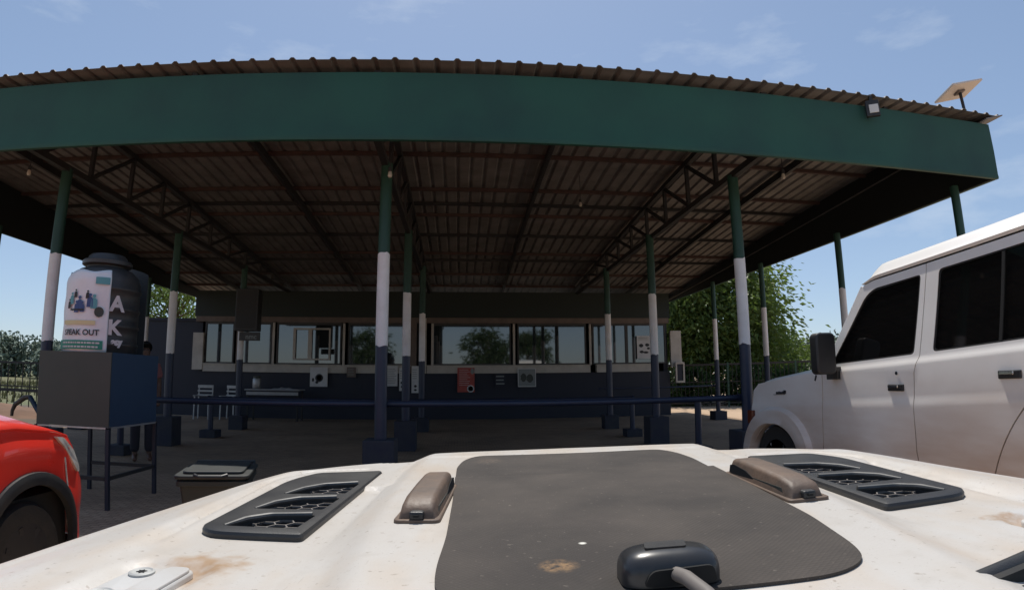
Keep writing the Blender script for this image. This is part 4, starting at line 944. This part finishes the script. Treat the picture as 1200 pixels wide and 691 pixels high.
# dark core that shows in the shut lines, tinted cabin
bm = bmesh.new(); pr = [(2.30, .55), (2.30, 1.25), (1.2, 1.33), (.62, 1.93), (-2.02, 1.93), (-2.02, .5), (-1.5, .5)]
pr = [(2.30, .95), (2.30, 1.20), (1.2, 1.31), (.74, 1.91), (-2.02, 1.91), (-2.02, .95)]
prism(bm, pr, -.775, .775, lambda a, b, z: (z, a, zmap(b)+TILT*(a-.2))); bxr(bm, -.6, .6, -2.0, 2.25, .45, 1.0)
bxr(bm, -.84, .84, -.5, 1.45, .5, .98); core = finish('chassis', bm, 'gap', lc)
for side in (-1, 1):
    nm = lambda s_: s_
    # front wing with arch
    wing = [(1.215, .52), (1.215, 1.325), (1.30, 1.335), (2.28, 1.265), (2.385, 1.20), (2.42, .98), (2.42, .62)] + arc(FWY, WCZ, .475, 27, 180, 22)[:] + [(1.50, .52)]
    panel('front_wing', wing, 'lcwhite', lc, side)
    fl = arc(FWY, WCZ, .472, 10, 178, 24) + arc(FWY, WCZ, .60, 178, 20, 24)
    # flare: proud lip round the arch with a flat upper shelf
    bm = bmesh.new(); prev = None
    for i in range(33):
        a = R(8+176*i/32); pts = []
        for rr, off in ((.462, -.06), (.465, .042), (.475, .052), (.555, .050), (.60, .044), (.628, .0)):
            y = FWY+math.cos(a)*rr*(1.0 if math.cos(a) < 0 else .93); z = WCZ+math.sin(a)*min(rr, .66)*1.0
            sq = 1+.10*abs(math.sin(2*a)); y = FWY+(y-FWY)*sq; z = WCZ+(z-WCZ)*(1+.05*abs(math.sin(2*a)))
            pts.append(bm.verts.new(Vector((side*(-FX-.0+off), y, z+TILT*(y-.2)))))
        if prev:
            for k in range(5): bm.faces.new((prev[k], pts[k], pts[k+1], prev[k+1]))
        prev = pts
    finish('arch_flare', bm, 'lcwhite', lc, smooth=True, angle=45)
    # front door: lower skin + window frame
    win = round_poly([(1.105, 1.372), (.175, 1.372), (.115, 1.885), (.61, 1.885), (.71, 1.84)], [.03, .03, .03, .05, .06], 3)
    door = [(1.205, .5), (1.205, 1.345), (1.19, 1.372), (1.17, 1.39), (.775, 1.885), (.72, 1.93), (.61, 1.945), (.068, 1.945), (.068, 1.90), (.125, 1.36), (.165, 1.25), (.175, 1.0), (.16, .72), (.11, .5)]
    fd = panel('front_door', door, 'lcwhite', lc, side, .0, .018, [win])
    gl = [(1.13, 1.36), (.16, 1.36), (.10, 1.90), (.61, 1.90), (.73, 1.85)]
    panel('door_glass', gl, 'glass_dark', fd, side, -.012, .006)
    rwin = round_poly([(.005, 1.372), (-.735, 1.372), (-.785, 1.885), (-.05, 1.885)], .03, 3)
    rdoor = [(.060, 1.90), (.060, 1.945), (-.845, 1.945), (-.83, 1.80), (-.785, 1.36), (-.78, 1.10)] + arc(RWY, .40, .862, 53, 7, 14) + [(-.44, .5), (.10, .5), (.150, .72), (.166, 1.0), (.156, 1.25), (.116, 1.36)]
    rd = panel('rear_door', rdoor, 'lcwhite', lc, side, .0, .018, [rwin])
    panel('door_glass', [(.02, 1.36), (-.75, 1.36), (-.80, 1.90), (-.06, 1.90)], 'glass_dark', rd, side, -.012, .006)
    bm = bmesh.new(); p0, p1 = lcf(side, -.525, 1.372, -.008), lcf(side, -.565, 1.885, -.008); beam(bm, p0, p1, .012, .022); finish('window_divider', bm, 'gap', rd)
    qwin = round_poly([(-.93, 1.40), (-1.85, 1.40), (-1.83, 1.87), (-.96, 1.87)], .04, 3)
    quarter = [(-.795, 1.36), (-.84, 1.80), (-.855, 1.945), (-2.0, 1.945), (-2.08, 1.36), (-2.08, .62), (-1.72, .62)] + arc(RWY, WCZ, .475, 152, 15, 18) + [(-.80, .52), (-.46, .52)] + arc(RWY, .40, .852, 9, 53, 14) + [(-.79, 1.10)]
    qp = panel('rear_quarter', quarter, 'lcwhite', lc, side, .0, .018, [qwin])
    panel('side_glass', [(-.91, 1.38), (-1.87, 1.38), (-1.85, 1.89), (-.94, 1.89)], 'glass_dark', qp, side, -.012, .006)
    def ringpoly(poly, d):
        cx = sum(p[0] for p in poly)/len(poly); cz = sum(p[1] for p in poly)/len(poly); o_ = []
        for a, b in poly:
            l = math.hypot(cx-a, cz-b); o_.append((a+(cx-a)/l*d, b+(cz-b)/l*d))
        return o_
    for wp_, par in ((win, fd), (rwin, rd), (qwin, qp)): panel('window_seal', ringpoly(wp_, -.004), 'rubber', par, side, -.004, .006, [ringpoly(wp_, .016)])
    # sill step
    bm = bmesh.new(); bxr(bm, side*.80-.07, side*.80+.07, -.40, 1.42, .40, .47); finish('side_step', bm, 'galv', lc, bevel=.01)
    # handles and locks
    for hy, hz_, par in ((.335, 1.155, fd), (-.60, 1.185, rd)):
        bm = bmesh.new(); p = lcf(side, hy, hz_, .006); box(bm, p, (.016, .155, .048)); hd_ = finish('handle', bm, 'blackplastic', par, bevel=.006)
        bm = bmesh.new(); box(bm, p+Vector((side*.016, .01, .008)), (.016, .10, .018)); finish('lever', bm, 'chrome', hd_, bevel=.004)
    bm = bmesh.new(); p = lcf(side, .325, 1.255, .001); lathe(bm, [(.013, side*0), (.013, side*.006), (.0, side*.006)], 14, p, 'x'); finish('lock', bm, 'chrome', fd)
    # mirror
    bm = bmesh.new(); c = lcf(side, .95, 1.45, .20)
    prism(bm, round_poly([(-.09, -.165), (.09, -.165), (.09, .165), (-.09, .165)], .045, 4), -.05, .05, lambda a, b, z: (c.x+a, c.y+z+a*.25*side*0, c.z+b)); mir = finish('mirror', bm, 'blackplastic', lc, smooth=True, bevel=.015)
    bm = bmesh.new(); p0 = lcf(side, 1.02, 1.30, .0); beam(bm, p0, p0+Vector((side*.05, -.01, 0)), .11, .10); tube(bm, [p0+Vector((side*.03, 0, .02)), Vector((c.x-side*.05, c.y+.0, c.z-.12))], .022, 8); finish('mirror_arm', bm, 'blackplastic', mir)
    # headlamp + indicator + badge marks
    bm = bmesh.new(); lathe(bm, [(.105, .0), (.11, .03), (.08, .05), (.0, .06)], 28, (side*.60, 2.43, .93), 'y'); finish('headlamp', bm, 'lens', lc, smooth=True)
    bm = bmesh.new(); p = lcf(side, 2.40, .93, .012); box(bm, p, (.05, .10, .14)); finish('indicator', bm, 'orange', lc, bevel=.01)
    bm = bmesh.new(); x = 0; rr = random.Random(4)
    bxr(bm, 0, .2, -.006, 0, .0, .004)
    for k in range(8):
        hh = rr.uniform(.018, .034); bxr(bm, .05+k*.022, .05+k*.022+.015, -.006, 0, .006, .006+hh)
    for v in bm.verts: v.co = lcf(side, 1.99-v.co.x, 1.148+v.co.z, .002-v.co.y)
    finish('badge', bm, 'ink', lc)
    bm = bmesh.new(); p = lcf(side, 1.30, 1.275, .002); box(bm, p, (.006, .05, .016), Matrix.Rotation(R(-65), 3, 'X')); finish('latch_mark', bm, 'ink', lc)
    for wy in (FWY, RWY): wheel(lc, side*(.90-.14), wy, WCZ, WRR, .24, side, 6, 'galv')
# bonnet
bm = bmesh.new(); rows = []
for i in range(25):
    y = 1.18+(2.43-1.18)*i/24; k = i/24; edge = 1.375-.085*k-(.10*sstep(.88, 1, k)); rw = []
    for j in range(25):
        u = -1+2*j/24; z = edge+.035*(1-u*u)-.045*sstep(.86, 1, abs(u))+.012*(sstep(.35, .28, abs(u))); x = u*(-FX-.026-.03*sstep(.8, 1, k)); rw.append(bm.verts.new((x, y, z+TILT*(y-.2))))
    rows.append(rw)
for i in range(24):
    for j in range(24): bm.faces.new((rows[i][j], rows[i+1][j], rows[i+1][j+1], rows[i][j+1]))
o = finish('bonnet', bm, 'lcwhite', lc, smooth=True, angle=60); sd = o.modifiers.new('s', 'SOLIDIFY'); sd.thickness = .014; sd.offset = -1
# roof
bm = bmesh.new(); rows = []
for i in range(31):
    y = .745-2.825*(i/30)**1.6; k = sstep(.78, .56, y); rw = []
    wdt = -FX-inset(1.95)
    for x_, z in ((1.0, 1.945), (1.012, 1.962), (1.0, 1.972), (.975, 1.985), (.95, 2.02), (.90, 2.045), (.80, 2.058), (.55, 2.068), (0, 2.072)):
        rw.append((x_*wdt, z))
    full = [(-x_, z) for x_, z in rw]+[(x_, z) for x_, z in rw[-2::-1]]
    rows.append([bm.verts.new((x_, y, zmap(1.945)+.012+(z-1.945)*1.15*(.06+.94*k)-.02*(1-k)+TILT*(y-.2))) for x_, z in full])
for i in range(30):
    for j in range(len(rows[0])-1): bm.faces.new((rows[i][j], rows[i+1][j], rows[i+1][j+1], rows[i][j+1]))
bm.faces.new(rows[0]); bm.faces.new(rows[-1])
finish('roof', bm, 'lcwhite', lc, smooth=True, angle=40)
bm = bmesh.new(); prism(bm, [(-.80, 0), (.80, 0), (.72, 1), (-.72, 1)], 0, .008, lambda a, b, z: (a, 1.22-.46*b+z, 1.36+.585*b+TILT*(1.22-.46*b-.2))); finish('windscreen', bm, 'glass_dark', lc)
for side in (-1, 1):
    bm = bmesh.new(); beam(bm, lcf(side, 1.20, 1.36, -.05), lcf(side, .76, 1.92, -.05), .05, .07); finish('pillar', bm, 'lcwhite', lc, bevel=.008)
bm = bmesh.new(); bxr(bm, -.5, .5, 2.40, 2.43, .72, 1.12); finish('grille', bm, 'blackplastic', lc)
bm = bmesh.new(); prism(bm, round_poly([(-.88, 2.44), (-.80, 2.58), (.80, 2.58), (.88, 2.44)], .05), .48, .66); finish('bumper', bm, 'galv', lc, bevel=.02)
bm = bmesh.new(); bxr(bm, -.80, .80, -2.09, -2.05, .6, 1.95); finish('tailgate', bm, 'lcwhite', lc)

# ================================================================== the near car: bonnet filling the foreground
own = thing('near_car', (0, 0, 0), 'dusty white off-road car in the foreground with black mat and vents on its bonnet', 'car')
own.rotation_euler = (0, R(-1.27), -YAW)
off = Rt0*(.176+.0229); own.location = (off.x, off.y, 0)
BZ = 1.03
def crest(u):
    tab = [(0, 1.945), (.3, 1.93), (.42, 1.905), (.52, 1.865), (.63, 1.82), (.74, 1.745), (.82, 1.65), (.88, 1.54), (.93, 1.38), (.962, 1.2), (.978, 1.0), (.982, .8), (.982, .4)]
    return tab
ctab = [(0, 1.945), (.3, 1.93), (.42, 1.905), (.52, 1.865), (.63, 1.82), (.74, 1.745), (.82, 1.65), (.88, 1.54), (.93, 1.38), (.962, 1.2), (.978, 1.0), (.982, .8), (.982, .45)]
def smooth_poly(p, it=2):
    for _ in range(it):
        q = [p[0]]
        for a, b in zip(p[:-1], p[1:]): q += [(a[0]*.75+b[0]*.25, a[1]*.75+b[1]*.25), (a[0]*.25+b[0]*.75, a[1]*.25+b[1]*.75)]
        q.append(p[-1]); p = q
    return p
half = smooth_poly(ctab, 2)
outline = [(-u, v) for u, v in half[::-1]][:-1] + half           # left rear -> front -> right rear
# resample by length
def resample(p, n):
    ds = [0]
    for a, b in zip(p[:-1], p[1:]): ds.append(ds[-1]+math.hypot(b[0]-a[0], b[1]-a[1]))
    r_ = []; j = 0
    for i in range(n+1):
        t_ = ds[-1]*i/n
        while j < len(ds)-2 and ds[j+1] < t_: j += 1
        k = (t_-ds[j])/max(1e-9, ds[j+1]-ds[j]); r_.append((p[j][0]+(p[j+1][0]-p[j][0])*k, p[j][1]+(p[j+1][1]-p[j][1])*k))
    return r_
outline = resample(outline, 260)
wbt = [(.45, .33), (.65, .365), (1.0, .412), (1.65, .455), (1.95, .43)]
VENT = [(.525, .935), (.70, .935), (.738, .968), (.765, 1.46), (.725, 1.585), (.54, 1.625)]
VSU, VSV = .018, .022      # the vents sit a touch off the centre line
CREASE = [(.30, .5), (.70, .5), (.738, .968), (.765, 1.46), (.725, 1.595), (.54, 1.65), (.30, 1.68)]
def in_poly(p, poly):
    c = False; n = len(poly)
    for i in range(n):
        (x1, y1), (x2, y2) = poly[i], poly[i-1]
        if (y1 > p[1]) != (y2 > p[1]) and p[0] < (x2-x1)*(p[1]-y1)/(y2-y1)+x1: c = not c
    return c
def poly_dist(p, poly):
    d = 9; n = len(poly)
    for i in range(n):
        a, b = Vector(poly[i-1]), Vector(poly[i]); ab = b-a; t_ = max(0, min(1, (Vector(p)-a).dot(ab)/ab.length_squared)); d = min(d, (Vector(p)-a-ab*t_).length)
    return -d if in_poly(p, poly) else d
HINGE = [(.625, .45), (.755, .45), (.755, .775), (.735, .805), (.645, .805), (.625, .775)]
def hood_z(u, v):
    a = abs(u); z = BZ
    wb = interp(wbt, v)
    z += .020*(1-sstep(wb, wb+.075, a))                               # raised centre
    rear = sstep(.62, 1.0, v)
    z -= .008*sstep(wb+.06, .50, a)*(1-sstep(.768, .815, a))*rear*(1-.6*sstep(1.66, 1.82, v))   # hollow the vents sit in
    z += .004*math.exp(-((a-.83)/.03)**2)*rear
    z -= .020*sstep(.82, .985, a)**1.5                                # fender top falls away
    if a > .5 and v < .9:
        d = poly_dist((a, v), HINGE); z -= .013*(1-sstep(-.012, .022, d))
    av, vv = abs(u+VSU), v-VSV
    if av > .60 and .80 < vv < 1.80:
        d = poly_dist((av, vv), CREASE); fade = sstep(.80, 1.0, vv)
        z -= fade*.011*math.exp(-((d-.050)/.010)**2)
        z += fade*.004*(sstep(.0, .02, d)-sstep(.03, .044, d))
    if av > .5 and .9 < vv < 1.66:
        d = poly_dist((av, vv), VENT); z -= .035*(1-sstep(-.03, -.006, d))
    return z
# surface: lines from a central spine to the outline, then a rolled edge and skirt
bm = bmesh.new(); rows = []; NT = 100
for (u, v) in outline:
    cu, cv = u*.02, min(v, 1.2)*1.0 if v < 1.2 else 1.2+(v-1.2)*.02
    rw = []
    for k in range(NT+1):
        t_ = k/NT; pu, pv = cu+(u-cu)*t_, cv+(v-cv)*t_; rw.append(bm.verts.new((pu, pv, hood_z(pu, pv))))
    z0 = hood_z(u, v); n = Vector((u-0, (v-1.1)*1.2 if v > 1.1 else 0, 0)).normalized()
    for da, dz in ((.016, -.004), (.030, -.014), (.040, -.030), (.046, -.055), (.050, -.10), (.056, -.22), (.05, -.40), (.02, -.52)): rw.append(bm.verts.new((u+n.x*da, v+n.y*da, z0+dz)))
    rows.append(rw)
for i in range(len(rows)-1):
    for k in range(len(rows[0])-1): bm.faces.new((rows[i][k], rows[i+1][k], rows[i+1][k+1], rows[i][k+1]))
bmesh.ops.remove_doubles(bm, verts=bm.verts, dist=.0006)
hood = finish('bonnet', bm, 'bonnet', own, smooth=True, angle=70)
# mat lying on the raised centre
mp_ = [(-.245, .628), (.205, .622), (.262, .655), (.283, .71), (.31, .88), (.326, 1.15), (.336, 1.4), (.345, 1.62), (.335, 1.72), (.29, 1.808), (0, 1.812), (-.29, 1.816), (-.330, 1.735), (-.337, 1.62), (-.320, 1.4), (-.299, 1.15), (-.281, .88), (-.278, .74), (-.270, .66)]
mp_ = round_poly(mp_, .04, 4)
bm = bmesh.new(); vmin, vmax = min(p[1] for p in mp_)+.0004, max(p[1] for p in mp_)-.0004
def span(v):
    xs = []
    for (x1, y1), (x2, y2) in zip(mp_, mp_[1:]+mp_[:1]):
        if (y1 > v) != (y2 > v): xs.append(x1+(x2-x1)*(v-y1)/(y2-y1))
    return min(xs), max(xs)
NR, NC = 110, 48; top, bot = [], []
for i in range(NR+1):
    k = .5-.5*math.cos(math.pi*i/NR); v = vmin+(vmax-vmin)*k; x0, x1 = span(v); ra, rb = [], []
    for j in range(NC+1):
        u = x0+(x1-x0)*j/NC; z = hood_z(u, v); ra.append(bm.verts.new((u, v, z+.0048))); rb.append(bm.verts.new((u, v, z-.001)))
    top.append(ra); bot.append(rb)
for i in range(NR):
    for j in range(NC):
        bm.faces.new((top[i][j], top[i][j+1], top[i+1][j+1], top[i+1][j])); bm.faces.new((bot[i][j], bot[i+1][j], bot[i+1][j+1], bot[i][j+1]))
    for j in (0, NC): bm.faces.new((top[i][j], top[i+1][j], bot[i+1][j], bot[i][j]))
for i in (0, NR):
    for j in range(NC): bm.faces.new((top[i][j], top[i][j+1], bot[i][j+1], bot[i][j]))
finish('bonnet_mat', bm, 'mat', own, smooth=True, angle=30)
# vents
SLOTS = [[(.676, .972), (.655, 1.022), (.622, 1.056), (.533, 1.072), (.536, .972)],
         [(.682, 1.116), (.660, 1.172), (.625, 1.214), (.535, 1.236), (.536, 1.122)],
         [(.680, 1.272), (.655, 1.332), (.622, 1.380), (.538, 1.412), (.538, 1.288)]]
# parallel offsets keep the slots inside the plate
def shift(poly, du): return [(a+du, b) for a, b in poly]
SLOTS = [round_poly(shift(s_, .014), .008, 3) for s_ in SLOTS]
VT = BZ+.007
for sx in (-1, 1):
    P3 = lambda a, b, z: (sx*a-VSU, b+VSV, z)
    outer = round_poly(VENT, [.012, .03, .02, .06, .03, .015], 4)
    ctr = (.64, 1.27)
    def shrink(poly, d):
        n = len(poly); o_ = []
        for i in range(n):
            p, a, b = Vector(poly[i]), Vector(poly[i-1]), Vector(poly[(i+1) % n]); t_ = (b-a).normalized(); nn = Vector((-t_.y, t_.x)); o_.append(tuple(p+nn*d))
        return o_
    area = sum(outer[i-1][0]*outer[i][1]-outer[i][0]*outer[i-1][1] for i in range(len(outer)))
    if area < 0: outer = outer[::-1]
    l2, l1 = shrink(outer, .003), shrink(outer, .009)
    bm = bmesh.new(); loops = []
    for poly, z in ((outer, BZ-.022), (outer, VT-.007), (l2, VT-.002), (l1, VT)): loops.append([bm.verts.new(P3(a, b, z)) for a, b in poly])
    n = len(outer)
    for a, b in zip(loops[:-1], loops[1:]):
        for i in range(n): bm.faces.new((a[i], a[(i+1) % n], b[(i+1) % n], b[i]))
    edges = [bm.edges.get((loops[-1][i], loops[-1][(i+1) % n])) for i in range(n)]; walls = []
    for s_ in SLOTS:
        v = [bm.verts.new(P3(a, b, VT)) for a, b in s_]; edges += [bm.edges.new((v[i], v[(i+1) % len(v)])) for i in range(len(v))]; walls.append((v, s_))
    bmesh.ops.triangle_fill(bm, use_beauty=True, edges=edges)
    for v, s_ in walls:
        lo = [bm.verts.new(P3(a, b, VT-.022)) for a, b in s_]
        for i in range(len(v)): bm.faces.new((v[i], v[(i+1) % len(v)], lo[(i+1) % len(v)], lo[i]))
        bm.faces.new(lo)
    vent = finish('bonnet_vent', bm, 'blackplastic', own, smooth=True, angle=25)
    def s_near(poly, p):
        o_ = max(poly, key=lambda q: q[0]); return min(q[1] for q in poly)+.02+.0*o_[0]
    for s_ in SLOTS:      # raised lip along the far edge of each slot, then the hexagon mesh inside
        va = max(range(len(s_)), key=lambda i: s_[i][1]); far = sorted([p for p in s_ if p[0] > .553 and p[1] > s_near(s_, p)], key=lambda p: p[0])
        tip = max(s_, key=lambda p: p[0]); pts = [P3(a, b+.003, VT+.001) for a, b in far]+[P3(tip[0]+.004, tip[1], VT-.001)]
        bm = bmesh.new(); tube(bm, pts, [.0055]*(len(pts)-1)+[.003], 8); finish('louvre_lip', bm, 'dustyedge', vent, smooth=True)
        bm = bmesh.new(); hr = .0205; segs = set()
        for i in range(-2, 10):
            for j in range(-2, 40):
                cx = .54+i*hr*1.5; cy = .9+j*hr*math.sqrt(3)+(hr*math.sqrt(3)/2 if i % 2 else 0)
                for k in range(6):
                    p = (cx+hr*math.cos(k*math.pi/3), cy+hr*math.sin(k*math.pi/3)); q = (cx+hr*math.cos((k+1)*math.pi/3), cy+hr*math.sin((k+1)*math.pi/3))
                    key = tuple(sorted((tuple(round(x, 4) for x in p), tuple(round(x, 4) for x in q))))
                    if key in segs: continue
                    segs.add(key)
                    for h0, h1 in ((0, .34), (.33, .67), (.66, 1)):
                        a = (p[0]+(q[0]-p[0])*h0, p[1]+(q[1]-p[1])*h0); b = (p[0]+(q[0]-p[0])*h1, p[1]+(q[1]-p[1])*h1)
                        if in_poly(a, s_) and in_poly(b, s_): beam(bm, P3(*a, VT-.010), P3(*b, VT-.010), .0028, .004)
        finish('hexagon_mesh', bm, 'cable', vent)
    # bonnet bracket between vent and mat
    bu, bv = sx*.357+.011, .985
    bz = hood_z(bu, 1.15)
    bm = bmesh.new(); prism(bm, round_poly([(-.042, .0), (.042, .0), (.040, .335), (-.040, .335)], .014, 4), bz-.004, bz+.006, lambda a, b, z: (bu+a, bv+b, z)); br = finish('bonnet_bracket', bm, 'brown_dusty', own, smooth=True, bevel=.002)
    bm = bmesh.new(); rows = []
    for y, hh, wd in ((.012, .004, .030), (.020, .018, .030), (.035, .027, .032), (.08, .033, .033), (.20, .036, .033), (.30, .037, .032), (.335, .034, .031), (.352, .02, .029), (.358, .004, .028)):
        sec = round_poly([(-1.12, 0), (-.90, .86), (-.66, 1.0), (.66, 1.0), (.90, .86), (1.12, 0)], [0, .10, .08, .08, .10, 0], 2)
        sec = [p for i_, p in enumerate(sec) if i_ in (0,) or i_ >= 3]
        rw = [bm.verts.new((bu+p*wd, bv+y*.92, bz+.005+q*hh)) for p, q in sec]; NS = len(rw)
        rows.append(rw)
    for i in range(len(rows)-1):
        for k in range(NS-1): bm.faces.new((rows[i][k], rows[i+1][k], rows[i+1][k+1], rows[i][k+1]))
    bm.faces.new(rows[0]); bm.faces.new(rows[-1])
    finish('cover', bm, 'brown_dusty', br, smooth=True, angle=50)
    inner = -sx
    bm = bmesh.new(); prism(bm, [(.20, .008), (.315, .008), (.308, .026), (.285, .030), (.22, .026), (.18, .016)], .0335, .0352, lambda a, b, z: (bu+inner*z, bv+a, bz+b)); finish('side_opening', bm, 'gap', br)
    bm = bmesh.new(); prism(bm, [(.04, .007), (.20, .007), (.185, .017), (.05, .020)], .0335, .0346, lambda a, b, z: (bu+inner*z, bv+a, bz+b)); finish('side_recess', bm, 'olive', br)
    bm = bmesh.new(); box(bm, (bu, bv+.012, bz+.012), (.026, .02, .016)); finish('end_clip', bm, 'blackplastic', br, bevel=.004)
    bm = bmesh.new(); box(bm, (bu, bv+.001, bz+.013), (.010, .004, .004)); finish('clip_slot', bm, 'gap', br)
    # hinge with two big screws
    P3 = lambda a, b, z: (sx*a, b, z)
    hz0 = hood_z(sx*.69, .60)
    bm = bmesh.new(); prism(bm, round_poly([(.642, .45), (.738, .45), (.738, .772), (.642, .787)], [.0, .0, .022, .022], 5), hz0-.004, hz0+.008, P3); hg = finish('hinge', bm, 'hinge_paint', own, bevel=.003, smooth=True, angle=30)
    bm = bmesh.new(); prism(bm, round_poly([(.645, .45), (.683, .45), (.683, .775), (.645, .78)], [.0, .0, .012, .018], 4), hz0+.008, hz0+.013, P3); finish('hinge_rib', bm, 'hinge_paint', hg, bevel=.004, smooth=True, angle=30)
    for v0 in (.748, .656):
        bm = bmesh.new(); lathe(bm, [(.019, 0), (.019, .003), (.016, .0045), (.0135, .003), (.0, .003)], 28, (sx*.711, v0, hz0+.008)); scw = finish('screw', bm, 'alu', hg, smooth=True, angle=30)
        bm = bmesh.new(); prism(bm, [((.008 if k % 2 else .0045)*math.cos(k*math.pi/6), (.008 if k % 2 else .0045)*math.sin(k*math.pi/6)) for k in range(12)], .003, .0045, lambda a, b, z: (sx*.711+a, v0+b, hz0+.0075+z)); finish('screw_socket', bm, 'gap', scw)
    wheel(own, sx*.86, 1.15, .38, .38, .25, sx, 5, 'galv')
    bm = bmesh.new(); lathe(bm, [(.10, 0), (.105, .02), (.07, .04), (0, .045)], 28, (sx*.70, 1.87, .80), 'y'); finish('headlamp', bm, 'lens', own, smooth=True)
# wiper lying along the rear edge of the bonnet on the right, and the black scuttle
bm = bmesh.new(); prism(bm, [(-.97, .30), (.97, .30), (.97, .56), (.5, .55), (-.3, .50), (-.97, .46)], .985, 1.0355); finish('scuttle', bm, 'blackplastic', own, bevel=.006)
bm = bmesh.new(); tube(bm, [(.18, .538, 1.030), (.32, .560, 1.036), (.48, .594, 1.040), (.70, .65, 1.038)], [.010, .013, .014, .014], 10); wp = finish('wiper_arm', bm, 'blackplastic', own, smooth=True)
bm = bmesh.new(); beam(bm, (.24, .525, 1.03), (.72, .625, 1.034), .012, .03); finish('wiper_blade', bm, 'rubber', wp)
bm = bmesh.new(); bxr(bm, -.85, .85, .45, 1.75, .45, .95); finish('chassis', bm, 'gap', own)
bm = bmesh.new(); bxr(bm, -.6, .6, 1.93, 1.96, .62, .86); finish('grille', bm, 'blackplastic', own)
bm = bmesh.new(); prism(bm, round_poly([(-.97, 1.7), (-.75, 2.0), (.75, 2.0), (.97, 1.7)], .08), .42, .58); finish('bumper', bm, 'blackplastic', own, bevel=.02)

# pod with cable at the rear middle of the mat: a thing of its own
pod = thing('rubber_pod', (0, 0, 0), 'black rounded pod with a grey cable sitting at the rear of the bonnet mat', 'washer pod')
pod.rotation_euler = own.rotation_euler; pod.location = own.location
pz = hood_z(0, .66)+.0065
bm = bmesh.new(); NU, NV = 40, 24; rows = []
pc = (.008, .668)
for i in range(NU+1):
    a = math.pi*i/NU; rw = []                       # along u
    for j in range(NV+1):
        b = math.pi*j/NV                            # over the top, from rear (towards viewer) to front
        ce = lambda x, e: math.copysign(abs(x)**e, x)
        s_ = math.sin(a)**.42 if 0 < i < NU else 0
        u = -ce(math.cos(a), .62)*.059; v = -ce(math.cos(b), .7)*.036*s_; z = abs(math.sin(b))**.62*.039*s_
        rw.append(bm.verts.new((pc[0]+u, pc[1]+v, pz+z)))
    rows.append(rw)
for i in range(NU):
    for j in range(NV): bm.faces.new((rows[i][j], rows[i+1][j], rows[i+1][j+1], rows[i][j+1]))
bmesh.ops.remove_doubles(bm, verts=bm.verts, dist=.0005)
finish('shell', bm, 'pod', pod, smooth=True, angle=60)
bm = bmesh.new(); prism(bm, round_poly([(-.038, .003), (.049, .003), (.044, .024), (-.028, .021)], .008, 4), .0, .004, lambda a, b, z: (pc[0]+a, pc[1]-.0348-z, pz+b)); finish('rear_opening', bm, 'gap', pod)
bm = bmesh.new(); prism(bm, round_poly([(-.03, -.012), (.02, -.012), (.024, .012), (-.026, .012)], .003, 2), (.0385), .0402, lambda a, b, z: (pc[0]+a, pc[1]+b, pz+z)); finish('top_plate', bm, 'blackplastic', pod)
bm = bmesh.new(); tube(bm, [(.008, .64, pz+.014), (.014, .61, pz+.018), (.024, .57, pz+.014), (.03, .53, pz-.004), (.03, .49, pz-.03)], .0085, 12); finish('cable', bm, 'cable', pod, smooth=True)
